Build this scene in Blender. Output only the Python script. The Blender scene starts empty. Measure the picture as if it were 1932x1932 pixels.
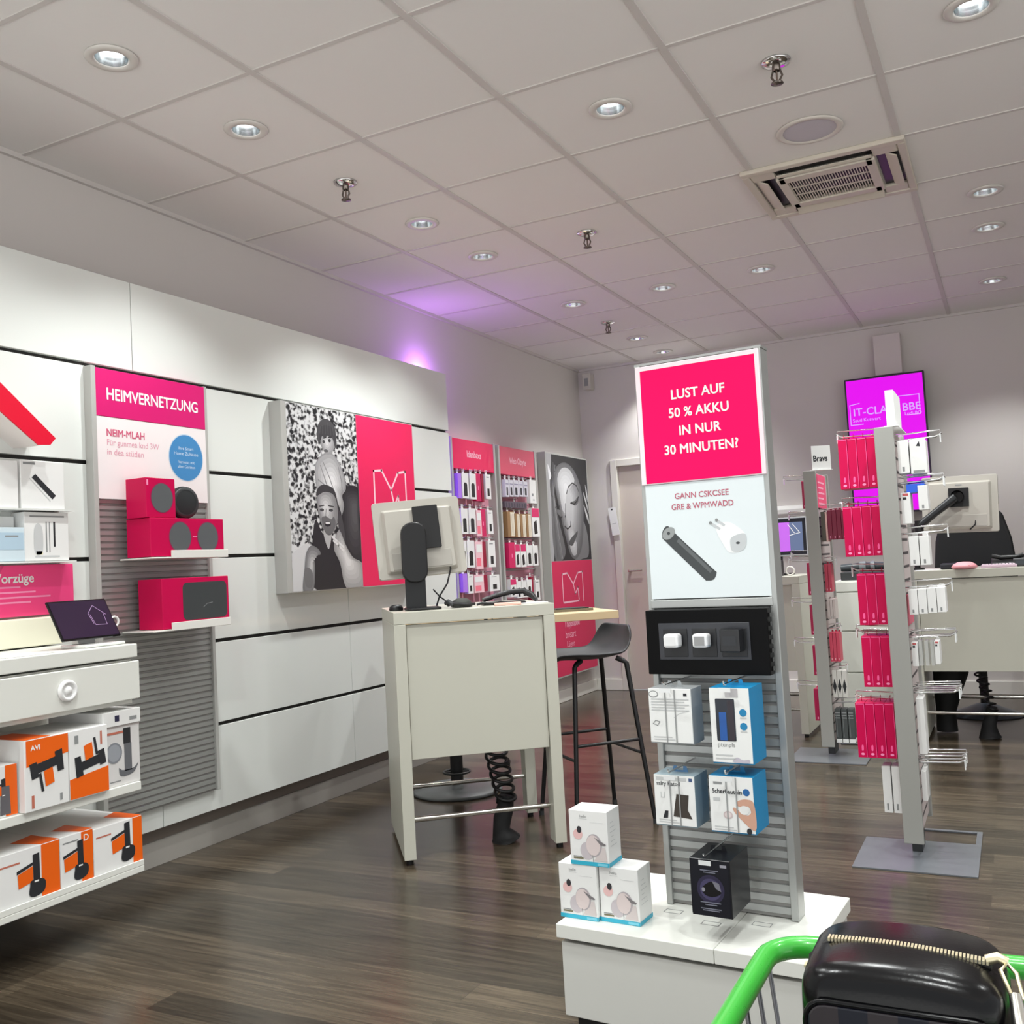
import bpy, math, random
from mathutils import Matrix, Vector
random.seed(7)
PI = math.pi
S = bpy.context.scene
COL = S.collection

# ------------------------------------------------------------------ camera
cd = bpy.data.cameras.new('camera'); cam = bpy.data.objects.new('camera', cd); COL.objects.link(cam)
cd.sensor_width = 36.0; cd.lens = 34.134; cd.clip_start = 0.05
YAW, PITCH, ROLL = math.radians(27.115), math.radians(3.106), math.radians(-3.093)
fw = Vector((-math.sin(YAW) * math.cos(PITCH), math.cos(YAW) * math.cos(PITCH), math.sin(PITCH)))
rt = Vector((math.cos(YAW), math.sin(YAW), 0)); up = rt.cross(fw)
r2 = rt * math.cos(ROLL) + up * math.sin(ROLL); u2 = up * math.cos(ROLL) - rt * math.sin(ROLL)
cam.matrix_world = Matrix(((r2.x, u2.x, -fw.x, 3.430), (r2.y, u2.y, -fw.y, -2.494), (r2.z, u2.z, -fw.z, 1.149), (0, 0, 0, 1)))
S.camera = cam

# ------------------------------------------------------------------ world, exposure
W = bpy.data.worlds.new('mall_fill'); S.world = W; W.use_nodes = True
W.node_tree.nodes['Background'].inputs[0].default_value = (0.97, 0.985, 1.0, 1)
W.node_tree.nodes['Background'].inputs[1].default_value = 1.0
# assumed mall fill light, made brighter below the horizon to lift the ceiling
_n = W.node_tree.nodes; _l = W.node_tree.links; _tc = _n.new('ShaderNodeTexCoord'); _sx = _n.new('ShaderNodeSeparateXYZ'); _rp = _n.new('ShaderNodeValToRGB')
_mr = _n.new('ShaderNodeMapRange'); _mr.inputs[1].default_value = -1.0; _mr.inputs[2].default_value = 1.0
_rp.color_ramp.elements[0].position = 0.44; _rp.color_ramp.elements[0].color = (2.15, 2.15, 2.12, 1); _rp.color_ramp.elements[1].position = 0.54; _rp.color_ramp.elements[1].color = (0.82, 0.84, 0.86, 1)
_l.new(_tc.outputs['Generated'], _sx.inputs[0]); _l.new(_sx.outputs[2], _mr.inputs[0]); _l.new(_mr.outputs[0], _rp.inputs[0]); _l.new(_rp.outputs[0], _n['Background'].inputs[0])
S.view_settings.view_transform = 'Standard'; S.view_settings.look = 'None'
S.view_settings.exposure = 0.09; S.view_settings.gamma = 1.0; S.view_settings.use_curve_mapping = False
LAMP_W = 36.5          # every ceiling downlight
HC = 2.87              # ceiling height

# ------------------------------------------------------------------ helpers
def lin(c):
    return tuple(((x / 255) / 12.92 if x / 255 <= 0.04045 else ((x / 255 + 0.055) / 1.055) ** 2.4) for x in c) + (1.0,)
_M = {}
def mat(name, rgb=(200, 200, 200), rough=0.5, metal=0.0, emit=0.0, coat=0.0, alpha=1.0, trans=0.0, bump=0.0, scale=200.0, spec=0.5, glow=None):
    if name in _M: return _M[name]
    m = bpy.data.materials.new(name); m.use_nodes = True; _M[name] = m
    nt = m.node_tree; b = nt.nodes['Principled BSDF']; c = lin(rgb)
    b.inputs['Base Color'].default_value = c; b.inputs['Roughness'].default_value = rough
    b.inputs['Metallic'].default_value = metal; b.inputs['Coat Weight'].default_value = coat
    b.inputs['Specular IOR Level'].default_value = spec
    b.inputs['Transmission Weight'].default_value = trans; b.inputs['Alpha'].default_value = alpha
    if emit:
        b.inputs['Emission Color'].default_value = lin(glow) if glow else c; b.inputs['Emission Strength'].default_value = emit
    # a faint procedural grain on every surface
    tc = nt.nodes.new('ShaderNodeTexCoord'); nz = nt.nodes.new('ShaderNodeTexNoise'); nz.inputs['Scale'].default_value = scale
    nt.links.new(tc.outputs['Object'], nz.inputs['Vector'])
    if bump:
        bp = nt.nodes.new('ShaderNodeBump'); bp.inputs['Strength'].default_value = bump; bp.inputs['Distance'].default_value = 0.002
        nt.links.new(nz.outputs[0], bp.inputs['Height']); nt.links.new(bp.outputs[0], b.inputs['Normal'])
    else:
        mr = nt.nodes.new('ShaderNodeMapRange'); mr.inputs[3].default_value = max(0.0, rough - 0.015); mr.inputs[4].default_value = min(1.0, rough + 0.015)
        nt.links.new(nz.outputs[0], mr.inputs[0]); nt.links.new(mr.outputs[0], b.inputs['Roughness'])
    return m

def P(rgb, rough=0.5, **k):                       # printed / painted colour, named by its value
    return mat('ink_%d_%d_%d_%d' % (rgb[0], rgb[1], rgb[2], int(rough * 100)), rgb, rough, **k)

class MB:
    """collects faces, links them as ONE mesh object"""
    def __init__(s): s.v, s.f, s.fm, s.sm, s.mats = [], [], [], [], []
    def mi(s, m):
        if m not in s.mats: s.mats.append(m)
        return s.mats.index(m)
    def add(s, vs, fs, m, smooth=False):
        b = len(s.v); k = s.mi(m); s.v += [tuple(v) for v in vs]
        for f in fs: s.f.append([b + i for i in f]); s.fm.append(k); s.sm.append(smooth)
        return s
    def box(s, x0, y0, z0, x1, y1, z1, m):
        x0, x1 = min(x0, x1), max(x0, x1); y0, y1 = min(y0, y1), max(y0, y1); z0, z1 = min(z0, z1), max(z0, z1)
        vs = [(x0, y0, z0), (x1, y0, z0), (x1, y1, z0), (x0, y1, z0), (x0, y0, z1), (x1, y0, z1), (x1, y1, z1), (x0, y1, z1)]
        return s.add(vs, [(0, 3, 2, 1), (4, 5, 6, 7), (0, 1, 5, 4), (1, 2, 6, 5), (2, 3, 7, 6), (3, 0, 4, 7)], m)
    def poly(s, pts, m): return s.add(pts, [list(range(len(pts)))], m)
    def prism(s, pts, y0, y1, m, axis='y'):       # outline in (a, b), extruded; axis y: (x, z), axis z: (x, y), axis x: (y, z)
        n = len(pts)
        def q(a, b, t): return (a, t, b) if axis == 'y' else ((a, b, t) if axis == 'z' else (t, a, b))
        vs = [q(a, b, y0) for a, b in pts] + [q(a, b, y1) for a, b in pts]
        return s.add(vs, [list(range(n)), list(range(2 * n - 1, n - 1, -1))] + [(i, n + i, n + (i + 1) % n, (i + 1) % n) for i in range(n)], m)
    def tube(s, pts, r, m, n=8, caps=True, closed=False):
        pts = [Vector(p) for p in pts]; k = len(pts); rr = r if isinstance(r, (list, tuple)) else [r] * k
        vs = []; nrm = None
        for i, p in enumerate(pts):
            if closed: t = pts[(i + 1) % k] - pts[i - 1]
            else: t = pts[min(i + 1, k - 1)] - pts[max(i - 1, 0)]
            t.normalize()
            if nrm is None: nrm = t.orthogonal().normalized()
            else:
                nrm = nrm - t * nrm.dot(t)
                nrm = nrm.normalized() if nrm.length > 1e-6 else t.orthogonal().normalized()
            bn = t.cross(nrm)
            for j in range(n):
                a = 2 * PI * j / n; vs.append(p + (nrm * math.cos(a) + bn * math.sin(a)) * rr[i])
        fs = []
        for i in range(k if closed else k - 1):
            for j in range(n):
                a, b = i * n + j, i * n + (j + 1) % n; c, d = ((i + 1) % k) * n + (j + 1) % n, ((i + 1) % k) * n + j
                fs.append((a, b, c, d))
        s.add(vs, fs, m, True)
        if caps and not closed:
            s.add(vs[:n], [list(range(n - 1, -1, -1))], m); s.add(vs[-n:], [list(range(n))], m)
        return s
    def cyl(s, p0, p1, r, m, n=24, r1=None): return s.tube([p0, p1], [r, r if r1 is None else r1], m, n)
    def lathe(s, prof, m, c=(0, 0, 0), n=32, axis='z', smooth=True):
        vs = []
        for r, h in prof:
            for j in range(n):
                a = 2 * PI * j / n; x, y = r * math.cos(a), r * math.sin(a)
                v = (x, y, h) if axis == 'z' else ((x, -h, y) if axis == 'y' else (h, x, y))
                vs.append((c[0] + v[0], c[1] + v[1], c[2] + v[2]))
        fs = [(i * n + j, i * n + (j + 1) % n, (i + 1) * n + (j + 1) % n, (i + 1) * n + j) for i in range(len(prof) - 1) for j in range(n)]
        return s.add(vs, fs, m, smooth)
    # flat printing on a face that looks to -Y at depth y (each layer a hair further out)
    def rect(s, x0, z0, x1, z1, y, m): return s.poly([(x0, y, z0), (x1, y, z0), (x1, y, z1), (x0, y, z1)], m)
    def pl(s, pts, y, m): return s.poly([(a, y, b) for a, b in pts], m)
    def ell(s, cx, cz, rx, rz, y, m, rot=0.0, n=24):
        c, d = math.cos(rot), math.sin(rot)
        return s.pl([(cx + rx * math.cos(t) * c - rz * math.sin(t) * d, cz + rx * math.cos(t) * d + rz * math.sin(t) * c) for t in [2 * PI * i / n for i in range(n)]], y, m)
    clip = None
    def blob(s, pts, y, m, sub=5):                 # smooth closed outline through the points
        out = []; n = len(pts); c = s.clip
        for i in range(n):
            p0, p1, p2, p3 = pts[i - 1], pts[i], pts[(i + 1) % n], pts[(i + 2) % n]
            for k in range(sub):
                t = k / sub; t2, t3 = t * t, t * t * t
                out.append(tuple(0.5 * (2 * p1[a] + (p2[a] - p0[a]) * t + (2 * p0[a] - 5 * p1[a] + 4 * p2[a] - p3[a]) * t2 + (3 * p1[a] - p0[a] - 3 * p2[a] + p3[a]) * t3) for a in (0, 1)))
        if c: out = [(min(max(a, c[0]), c[2]), min(max(b, c[1]), c[3])) for a, b in out]
        return s.pl(out, y, m)
    def stroke(s, pts, w, y, m, closed=False):     # flat ribbon along a polyline
        n = len(pts)
        for i in range(n if closed else n - 1):
            (ax, az), (bx, bz) = pts[i], pts[(i + 1) % n]; dx, dz = bx - ax, bz - az; L = math.hypot(dx, dz) or 1
            ex, ez = dx / L * w / 2, dz / L * w / 2; nx, nz = -ez, ex
            s.pl([(ax - ex - nx, az - ez - nz), (bx + ex - nx, bz + ez - nz), (bx + ex + nx, bz + ez + nz), (ax - ex + nx, az - ez + nz)], y, m)
        return s
    def text(s, body, size, x, z, y, m, align='LEFT', bold=0.0, sx=1.0):
        vs, fs = glyphs(body, align, 0.0)          # heavier weight: the outline set again, shifted a hair
        for k, (dx, dz) in enumerate([(0, 0)] if not bold else [(0, 0), (1, 0), (-1, 0), (0, 1), (0, -1), (.7, .7), (-.7, .7), (.7, -.7), (-.7, -.7)]):
            s.add([(x + (a * sx + dx * bold) * size, y - k * 2e-5, z + (b + dz * bold) * size) for a, b in vs], fs, m)
        return s
    def build(s, name, parent=None, loc=(0, 0, 0), rot=(0, 0, 0), bevel=0.0, seg=2, subsurf=0, solid=0.0):
        me = bpy.data.meshes.new(name); me.from_pydata(s.v, [], s.f)
        for m in s.mats: me.materials.append(m)
        me.polygons.foreach_set('material_index', s.fm); me.polygons.foreach_set('use_smooth', s.sm); me.update()
        o = bpy.data.objects.new(name, me); COL.objects.link(o); o.location = loc; o.rotation_euler = rot
        if parent: o.parent = parent
        if solid: md = o.modifiers.new('solid', 'SOLIDIFY'); md.thickness = solid; md.offset = 0
        if bevel: md = o.modifiers.new('bevel', 'BEVEL'); md.width = bevel; md.segments = seg; md.limit_method = 'ANGLE'; md.harden_normals = False
        if subsurf: md = o.modifiers.new('sub', 'SUBSURF'); md.levels = subsurf; md.render_levels = subsurf
        return o

_G = {}
def glyphs(body, align, bold):
    k = (body, align, bold)
    if k not in _G:
        cu = bpy.data.curves.new('t', 'FONT'); cu.body = body; cu.size = 1.0; cu.align_x = align; cu.offset = bold; cu.resolution_u = 3
        o = bpy.data.objects.new('t', cu); COL.objects.link(o); bpy.context.view_layer.update()
        me = bpy.data.meshes.new_from_object(o.evaluated_get(bpy.context.evaluated_depsgraph_get()))
        _G[k] = ([(v.co.x, v.co.y) for v in me.vertices], [list(p.vertices) for p in me.polygons])
        bpy.data.objects.remove(o); bpy.data.curves.remove(cu); bpy.data.meshes.remove(me)
    return _G[k]

def tag(o, label, cat, group=None):
    o['label'] = label; o['category'] = cat
    if group: o['group'] = group
    return o
def thing(name, label, cat, loc=(0, 0, 0), rz=0.0, group=None):
    o = bpy.data.objects.new(name, None); COL.objects.link(o); o.location = loc; o.rotation_euler = (0, 0, rz); o.empty_display_size = 0.05
    return tag(o, label, cat, group)
def struct(o): o['kind'] = 'structure'; return o
def dup(r, loc, rz=None, label=None, group=None):
    c = r.copy(); COL.objects.link(c); c.location = loc
    if rz is not None: c.rotation_euler = (0, 0, rz)
    if label: c['label'] = label
    if group: c['group'] = group
    for ch in list(r.children):
        d = ch.copy(); COL.objects.link(d); d.parent = c
        for g in list(ch.children):
            e = g.copy(); COL.objects.link(e); e.parent = d
    return c
def arc(c, r, a0, a1, n, plane='xy', z=0.0):
    out = []
    for i in range(n + 1):
        a = a0 + (a1 - a0) * i / n; x, y = c[0] + r * math.cos(a), c[1] + r * math.sin(a)
        out.append((x, y, z) if plane == 'xy' else ((x, z, y) if plane == 'xz' else (z, x, y)))
    return out

# ------------------------------------------------------------------ palette
WHITE = mat('white_gloss_laminate', (226, 229, 225), 0.14, coat=0.3)
WHITEM = mat('white_satin_laminate', (224, 225, 218), 0.38)
COUNTERM = mat('cream_counter_laminate', (192, 191, 178), 0.38)
WALLP = mat('white_wall_paint', (208, 203, 199), 0.85, bump=0.05, scale=300)
CEILT = mat('mineral_ceiling_tile', (232, 229, 226), 0.95, bump=0.12, scale=400)
TBAR = mat('ceiling_rail_white', (206, 201, 197), 0.6)
ALU = mat('brushed_aluminium', (174, 176, 174), 0.38, metal=0.6)
ALUD = mat('aluminium_groove', (150, 148, 146), 0.5, metal=0.2)
CHROME = mat('chrome', (225, 225, 225), 0.12, metal=1.0)
STEEL = mat('stainless_steel', (205, 202, 195), 0.25, metal=1.0)
BLACK = mat('black_plastic', (18, 18, 20), 0.42)
BLACKG = mat('black_gloss', (8, 8, 9), 0.12)
DGREY = mat('dark_grey_plastic', (52, 54, 56), 0.45)
MAG = mat('magenta_print', (230, 10, 96), 0.42, spec=0.2)
MAGD = mat('magenta_box_card', (202, 0, 76), 0.42, spec=0.25)
PINKT = mat('pale_pink_ink', (250, 150, 190), 0.5)
PAPER = mat('white_print', (235, 236, 234), 0.5)
CARD = mat('white_card', (232, 232, 230), 0.42)
GREYI = mat('grey_ink', (140, 142, 142), 0.6)
LGREYI = mat('light_grey_ink', (196, 198, 198), 0.6)
DARKI = mat('dark_ink', (38, 40, 44), 0.5)
ORANGE = mat('orange_print', (236, 98, 6), 0.42)
BLUE = mat('blue_print', (22, 128, 178), 0.42)
CYAN = mat('cyan_print', (52, 172, 200), 0.42)
GLAMP = mat('lamp_glow', (250, 253, 255), 0.5, emit=8.0)
WOOD = mat('pale_beech', (214, 190, 150), 0.45)
# ------------------------------------------------------------------ setting
def floor_material():
    m = bpy.data.materials.new('dark_oak_planks'); m.use_nodes = True; nt = m.node_tree; L = nt.links; N = nt.nodes
    b = N['Principled BSDF']; tc = N.new('ShaderNodeTexCoord'); mp = N.new('ShaderNodeMapping')
    L.new(tc.outputs['Object'], mp.inputs[0])
    br = N.new('ShaderNodeTexBrick'); br.inputs['Scale'].default_value = 1.0; br.inputs['Brick Width'].default_value = 1.25
    br.inputs['Row Height'].default_value = 0.115; br.inputs['Mortar Size'].default_value = 0.0012; br.offset = 0.37
    br.inputs['Color1'].default_value = (0.0, 0.0, 0.0, 1); br.inputs['Color2'].default_value = (1, 1, 1, 1); br.inputs['Mortar'].default_value = (0.2, 0.2, 0.2, 1)
    L.new(mp.outputs[0], br.inputs['Vector'])
    g = N.new('ShaderNodeMapping'); g.inputs['Scale'].default_value = (2.2, 34, 1); L.new(tc.outputs['Object'], g.inputs[0])
    nz = N.new('ShaderNodeTexNoise'); nz.inputs['Scale'].default_value = 1.6; nz.inputs['Detail'].default_value = 6; nz.inputs['Distortion'].default_value = 0.6
    L.new(g.outputs[0], nz.inputs['Vector'])
    g2 = N.new('ShaderNodeMapping'); g2.inputs['Scale'].default_value = (5, 160, 1); L.new(tc.outputs['Object'], g2.inputs[0])
    n2 = N.new('ShaderNodeTexNoise'); n2.inputs['Scale'].default_value = 1.0; n2.inputs['Detail'].default_value = 4; L.new(g2.outputs[0], n2.inputs['Vector'])
    r1 = N.new('ShaderNodeValToRGB'); r1.color_ramp.elements[0].position = 0.32; r1.color_ramp.elements[1].position = 0.72
    r1.color_ramp.elements[0].color = lin((50, 42, 33)); r1.color_ramp.elements[1].color = lin((82, 72, 59)); L.new(nz.outputs[0], r1.inputs[0])
    mx = N.new('ShaderNodeMix'); mx.data_type = 'RGBA'; mx.blend_type = 'OVERLAY'; mx.inputs[0].default_value = 0.42
    L.new(r1.outputs[0], mx.inputs[6]); L.new(br.outputs[0], mx.inputs[7])
    m2 = N.new('ShaderNodeMix'); m2.data_type = 'RGBA'; m2.blend_type = 'OVERLAY'; m2.inputs[0].default_value = 0.5
    L.new(mx.outputs[2], m2.inputs[6]); L.new(n2.outputs[0], m2.inputs[7])
    L.new(m2.outputs[2], b.inputs['Base Color']); b.inputs['Roughness'].default_value = 0.22
    bp = N.new('ShaderNodeBump'); bp.inputs['Strength'].default_value = 0.15; bp.inputs['Distance'].default_value = 0.002
    L.new(n2.outputs[0], bp.inputs['Height']); L.new(bp.outputs[0], b.inputs['Normal'])
    return m
XR, YF, YB, XL = 6.2, -4.2, 5.56, 0.05
struct(MB().box(XL - .1, YF, -.1, XR, YB + .1, 0, floor_material()).build('floor'))
LAMPS = [(1, -1), (1, 0), (1, 2), (1, 3), (1, 5), (1, 7), (1, 8), (3, 1), (2, 5), (3, 5), (5, 1), (5, 4), (5, 5), (5, 7), (3, -3), (5, -2), (1, -4), (7, 0), (7, 3), (4, 0), (2, -2), (6, 2), (5, -4)]
cm = MB(); TM_ = .625; xs = [XL - .1] + [i * TM_ for i in range(1, 10)] + [XR]; ys = [YF] + [j * TM_ for j in range(-6, 9)] + [YB + .1]
for i in range(len(xs) - 1):
    for j in range(len(ys) - 1):
        xa, xb, ya, yb_ = xs[i], xs[i + 1], ys[j], ys[j + 1]; ij = (i, j - 7)
        if ij not in LAMPS or i == 0: cm.poly([(xa, ya, HC), (xa, yb_, HC), (xb, yb_, HC), (xb, ya, HC)], CEILT); continue
        cx, cy = (ij[0] + .5) * TM_, (ij[1] + .5) * TM_; n = 32; ring, sq = [], []
        for k in range(n):
            a = 2 * PI * k / n; c, s_ = math.cos(a), math.sin(a); q_ = 1 / max(abs(c), abs(s_))
            ring.append((cx + .0535 * c, cy + .0535 * s_, HC)); px, py = cx + TM_ / 2 * c * q_, cy + TM_ / 2 * s_ * q_
            sq.append((min(max(px, xa), xb), min(max(py, ya), yb_), HC))
        cm.add(ring + sq, [(k, n + k, n + (k + 1) % n, (k + 1) % n) for k in range(n)], CEILT)
cm.box(XL - .1, YF, HC + .13, XR, YB + .1, HC + .2, CEILT)
struct(cm.build('ceiling'))
struct(MB().box(XL - .12, YF, 0, XL, YB + .1, HC, WALLP).build('wall_left'))
struct(MB().box(XR, .6, 0, XR + .1, YB + .1, HC, WALLP).build('wall_right'))
# back wall with the door opening
DX0, DX1, DZ = 0.36, 1.15, 1.975
bw = MB(); bw.box(XL, YB, 0, DX0, YB + .1, HC, WALLP); bw.box(DX1, YB, 0, XR, YB + .1, HC, WALLP); bw.box(DX0, YB, DZ, DX1, YB + .1, HC, WALLP)
struct(bw.build('wall_back'))
FRAME = mat('door_frame_paint', (214, 211, 203), 0.5); DOORP = mat('door_leaf_paint', (196, 186, 176), 0.5)
df = MB(); df.box(DX0 - .05, YB - .018, 0, DX0 + .012, YB + .1, DZ + .05, FRAME); df.box(DX1 - .012, YB - .018, 0, DX1 + .05, YB + .1, DZ + .05, FRAME); df.box(DX0 + .012, YB - .018, DZ - .012, DX1 - .012, YB + .1, DZ + .05, FRAME)
struct(df.build('trim_1', bevel=.004))
door = struct(MB().box(DX0 + .012, YB + .03, .006, DX1 - .012, YB + .07, DZ - .012, DOORP).build('door_1'))
dh = MB(); dh.cyl((DX0 + .07, YB + .03, 1.04), (DX0 + .07, YB - .015, 1.04), .011, STEEL, 12); dh.tube([(DX0 + .07, YB - .012, 1.04), (DX0 + .19, YB - .012, 1.04)], .009, STEEL, 10)
dh.build('door_handle', door)
SKIRT = mat('skirting_white', (222, 219, 212), 0.5)
struct(MB().box(XL, 2.86, 0, XL + .018, YB, .10, SKIRT).build('baseboard_left', bevel=.004))
struct(MB().box(XL + .018, YB - .016, 0, DX0 - .05, YB, .10, SKIRT).box(DX1 + .05, YB - .016, 0, XR, YB, .10, SKIRT).build('baseboard_back', bevel=.004))
# ceiling rails: a square 0.625 m grid
tb = MB(); M6 = .625
for i in range(0, 10):
    if i * M6 > XL: tb.box(i * M6 - .013, YF, HC - .005, i * M6 + .013, YB, HC, TBAR)
for j in range(-6, 9):
    y = j * M6
    for i in range(0, 10):
        tb.box(max(i * M6 + .013, XL), y - .009, HC - .004, min((i + 1) * M6 - .013, XR), y + .009, HC, TBAR)
struct(tb.build('trim_2'))
al = MB(); al.box(XL, YF, HC - .02, XL + .02, YB, HC, TBAR); al.box(XL + .02, YB - .02, HC - .02, XR, YB, HC, TBAR)
struct(al.build('trim_3'))
# glossy wall panels of the left wall, dark gaps between them
PX = .28; ZS = [.16, .521, .885, 1.258, 1.632, 2.018]
CORE = mat('dark_gap', (40, 38, 36), 0.8)
struct(MB().box(XL, -3.2, .159, PX - .02, 2.825, 2.38, CORE).build('trim_4'))
n = 5
for k in range(5):
    z0, z1 = ZS[k] + (.008 if k else 0), ZS[k + 1] - .008
    for y0, y1 in ((-3.2, -1.4), (-1.397, .40), (.403, 1.70), (1.703, 2.83)):
        struct(MB().box(PX - .02, y0, z0, PX, y1, z1, WHITE).build('trim_%d' % n, bevel=.0015, seg=1)); n += 1
for y0, y1 in ((-3.2, .318), (.321, 2.83)):
    struct(MB().box(PX - .02, y0, ZS[5] + .008, PX, y1, 2.393, WHITE).build('trim_%d' % n, bevel=.0015, seg=1)); n += 1
PLINTH = mat('plinth_grey', (168, 164, 158), 0.5)
struct(MB().box(XL, -3.2, 0, .232, 2.80, .10, PLINTH).box(XL, -3.2, .10, .222, 2.80, .158, mat('plinth_brown', (128, 118, 110), .5)).build('baseboard_1'))

# ------------------------------------------------------------------ ceiling fittings
def downlight_mesh():
    a = MB(); a.lathe([(.052, .0), (.082, .0), (.084, -.004), (.080, -.008), (.056, -.010), (.052, -.004)], mat('downlight_trim', (214, 210, 204), 0.45), n=32)
    b = MB(); b.lathe([(.054, -.006), (.051, .012), (.042, .045), (.020, .062), (.0005, .066)], mat('reflector', (205, 210, 212), 0.18, metal=1.0), n=32)
    c = MB(); c.lathe([(.0005, .019), (.020, .0195), (.030, .023), (.034, .030)], GLAMP, n=24)
    return a, b, c
DL = None
def downlight(i, j, label, tilt=0.0, az=0.0, w=1.0, vis=True):
    global DL
    x, y = (i + .5) * M6, (j + .5) * M6
    if DL is None:
        r = thing('downlight', label, 'ceiling light', (x, y, HC - .001), 0, 'recessed ceiling spotlights')
        a, b, c = downlight_mesh(); a.build('trim_ring', r)
        g = c.build('bulb', r); b2 = b.build('reflector', r)
        g.location = (0, 0, 0); DL = r
    else:
        r = dup(DL, (x, y, HC - .001), 0, label)
    ld = bpy.data.lights.new('downlight_beam', 'SPOT'); ld.energy = LAMP_W * w; ld.color = (0.97, 1.0, 0.985); ld.spot_size = math.radians(112); ld.spot_blend = .6; ld.shadow_soft_size = .035
    lo = bpy.data.objects.new('downlight_beam', ld); COL.objects.link(lo); lo.parent = r; lo.location = (0, 0, -.03); lo.rotation_euler = (tilt, 0, az)
    return r
for i, j, lb in ((1, -1, 'recessed ceiling spotlight nearest the camera at top left'), (1, 0, 'recessed ceiling spotlight second from the front along the left wall'),
                 (1, 2, 'recessed ceiling spotlight above the black and white family poster'), (1, 3, 'dim recessed ceiling spotlight fourth along the left wall row'),
                 (1, 5, 'bright recessed ceiling spotlight above the left accessory bay'), (1, 7, 'recessed ceiling spotlight in front of the portrait poster'),
                 (1, 8, 'recessed ceiling spotlight nearest the back left corner'), (3, 1, 'recessed ceiling spotlight near top centre of the photo'),
                 (2, 5, 'recessed ceiling spotlight in the back half, left of the middle one'), (3, 5, 'recessed ceiling spotlight in the back half below the air vent'),
                 (5, 1, 'large recessed ceiling spotlight at the top right corner'), (5, 4, 'bright recessed ceiling spotlight right of the air vent'),
                 (5, 5, 'recessed ceiling spotlight right of the vent, second from it'), (5, 7, 'recessed ceiling spotlight right side nearest the back wall')):
    downlight(i, j, lb, w=(.80 if (i == 1 and j in (-1, 0, 2)) else (.4 if (i, j) == (1, 3) else 1.0)))
for i, j, w in ((3, -3, 1.0), (5, -2, 1.0), (1, -4, 1.0), (7, 0, 1.0), (7, 3, 1.0), (4, 0, 1.35), (2, -2, 1.0), (6, 2, 1.0), (5, -4, 1.0)): downlight(i, j, 'recessed ceiling spotlight added out of view as extra fill', w=w)  # unseen lamps added to brighten the room and its bounce

SP = None
for (i, j, lb) in ((4, 1, 'chrome ceiling sprinkler head nearest, at upper right'), (1, 1, 'ceiling sprinkler head above the left wall, between two spotlights'),
                   (2, 3, 'ceiling sprinkler head near the middle of the ceiling'), (1, 6, 'small ceiling sprinkler head farthest away near the back corner')):
    x, y = (i + .5) * M6, (j + .5) * M6
    if SP is None:
        SP = thing('sprinkler_head', lb, 'sprinkler', (x, y, HC), 0, 'ceiling sprinkler heads')
        brass = mat('sprinkler_metal', (120, 112, 106), 0.3, metal=1.0)
        MB().lathe([(.0, -.001), (.052, -.001), (.050, -.008), (.030, -.016), (.014, -.018)], CHROME, n=28).build('escutcheon', SP)
        MB().lathe([(.015, -.010), (.015, -.034), (.010, -.038)], brass, n=16).build('body', SP)
        fr = MB(); fr.tube([(-.012, 0, -.034), (-.019, 0, -.055), (-.006, 0, -.078)], .004, brass, 8); fr.tube([(.012, 0, -.034), (.019, 0, -.055), (.006, 0, -.078)], .004, brass, 8)
        fr.cyl((0, 0, -.036), (0, 0, -.074), .0035, mat('glass_bulb', (112, 96, 88), 0.2), 8); fr.build('frame', SP)
        MB().lathe([(.0, -.077), (.020, -.078), (.022, -.082), (.0, -.086)], brass, n=20).build('deflector', SP)
    else: dup(SP, (x, y, HC), 0, lb)
sk = thing('ceiling_speaker', 'round ceiling loudspeaker with pale grille beside the air vent', 'speaker', (2.8125, 1.58, HC))
MB().lathe([(.108, -.002), (.132, -.002), (.133, -.006), (.126, -.010), (.110, -.010), (.106, -.006)], mat('speaker_rim', (214, 208, 200), .5), n=48).build('rim', sk)
MB().lathe([(.0005, -.008), (.06, -.0075), (.107, -.005)], mat('speaker_grille', (200, 194, 202), .7, bump=.5, scale=900), n=48).build('grille', sk)
# cassette air conditioner
ac = thing('air_conditioner', 'square ceiling cassette air conditioner with dark slatted grille', 'air conditioner', (2.80, 2.20, HC))
ACW = mat('air_vent_plastic', (206, 198, 184), .5)
a = MB()
a.box(-.35, -.345, -.022, .35, -.30, 0, ACW); a.box(-.35, .30, -.022, .35, .345, 0, ACW)
a.box(-.35, -.30, -.022, -.315, .30, 0, ACW); a.box(.315, -.30, -.022, .35, .30, 0, ACW)
a.box(-.315, -.30, -.018, -.21, -.21, 0, ACW); a.box(.21, -.30, -.018, .315, -.21, 0, ACW); a.box(-.315, .21, -.018, -.21, .30, 0, ACW); a.box(.21, .21, -.018, .315, .30, 0, ACW)
a.build('housing', ac, bevel=.006)
iv = MB()
for (x0, y0, x1, y1) in ((-.21, -.30, .21, -.215), (-.21, .215, .21, .30), (-.315, -.21, -.22, .21), (.22, -.21, .315, .21)): iv.box(x0, y0, -.003, x1, y1, 0, BLACK)
iv.build('outlet_recess', ac)
for (x, y, lx, ly, rx, ry) in ((0, -.230, .205, .011, -.2, 0), (0, .262, .205, .036, -.35, 0), (-.278, 0, .030, .205, 0, .45), (.282, 0, .026, .205, 0, .45)):
    MB().box(-lx, -ly, -.003, lx, ly, .003, ACW).build('flap', ac, (x, y, -.020), (rx, ry, 0), bevel=.003)
g = MB(); g.box(-.205, -.21, -.030, .205, -.15, -.004, ACW); g.box(-.205, .15, -.030, .205, .21, -.004, ACW); g.box(-.215, -.21, -.030, -.175, .21, -.004, ACW); g.box(.175, -.21, -.030, .215, .21, -.004, ACW)
g.build('grille_frame', ac, bevel=.004)
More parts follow.
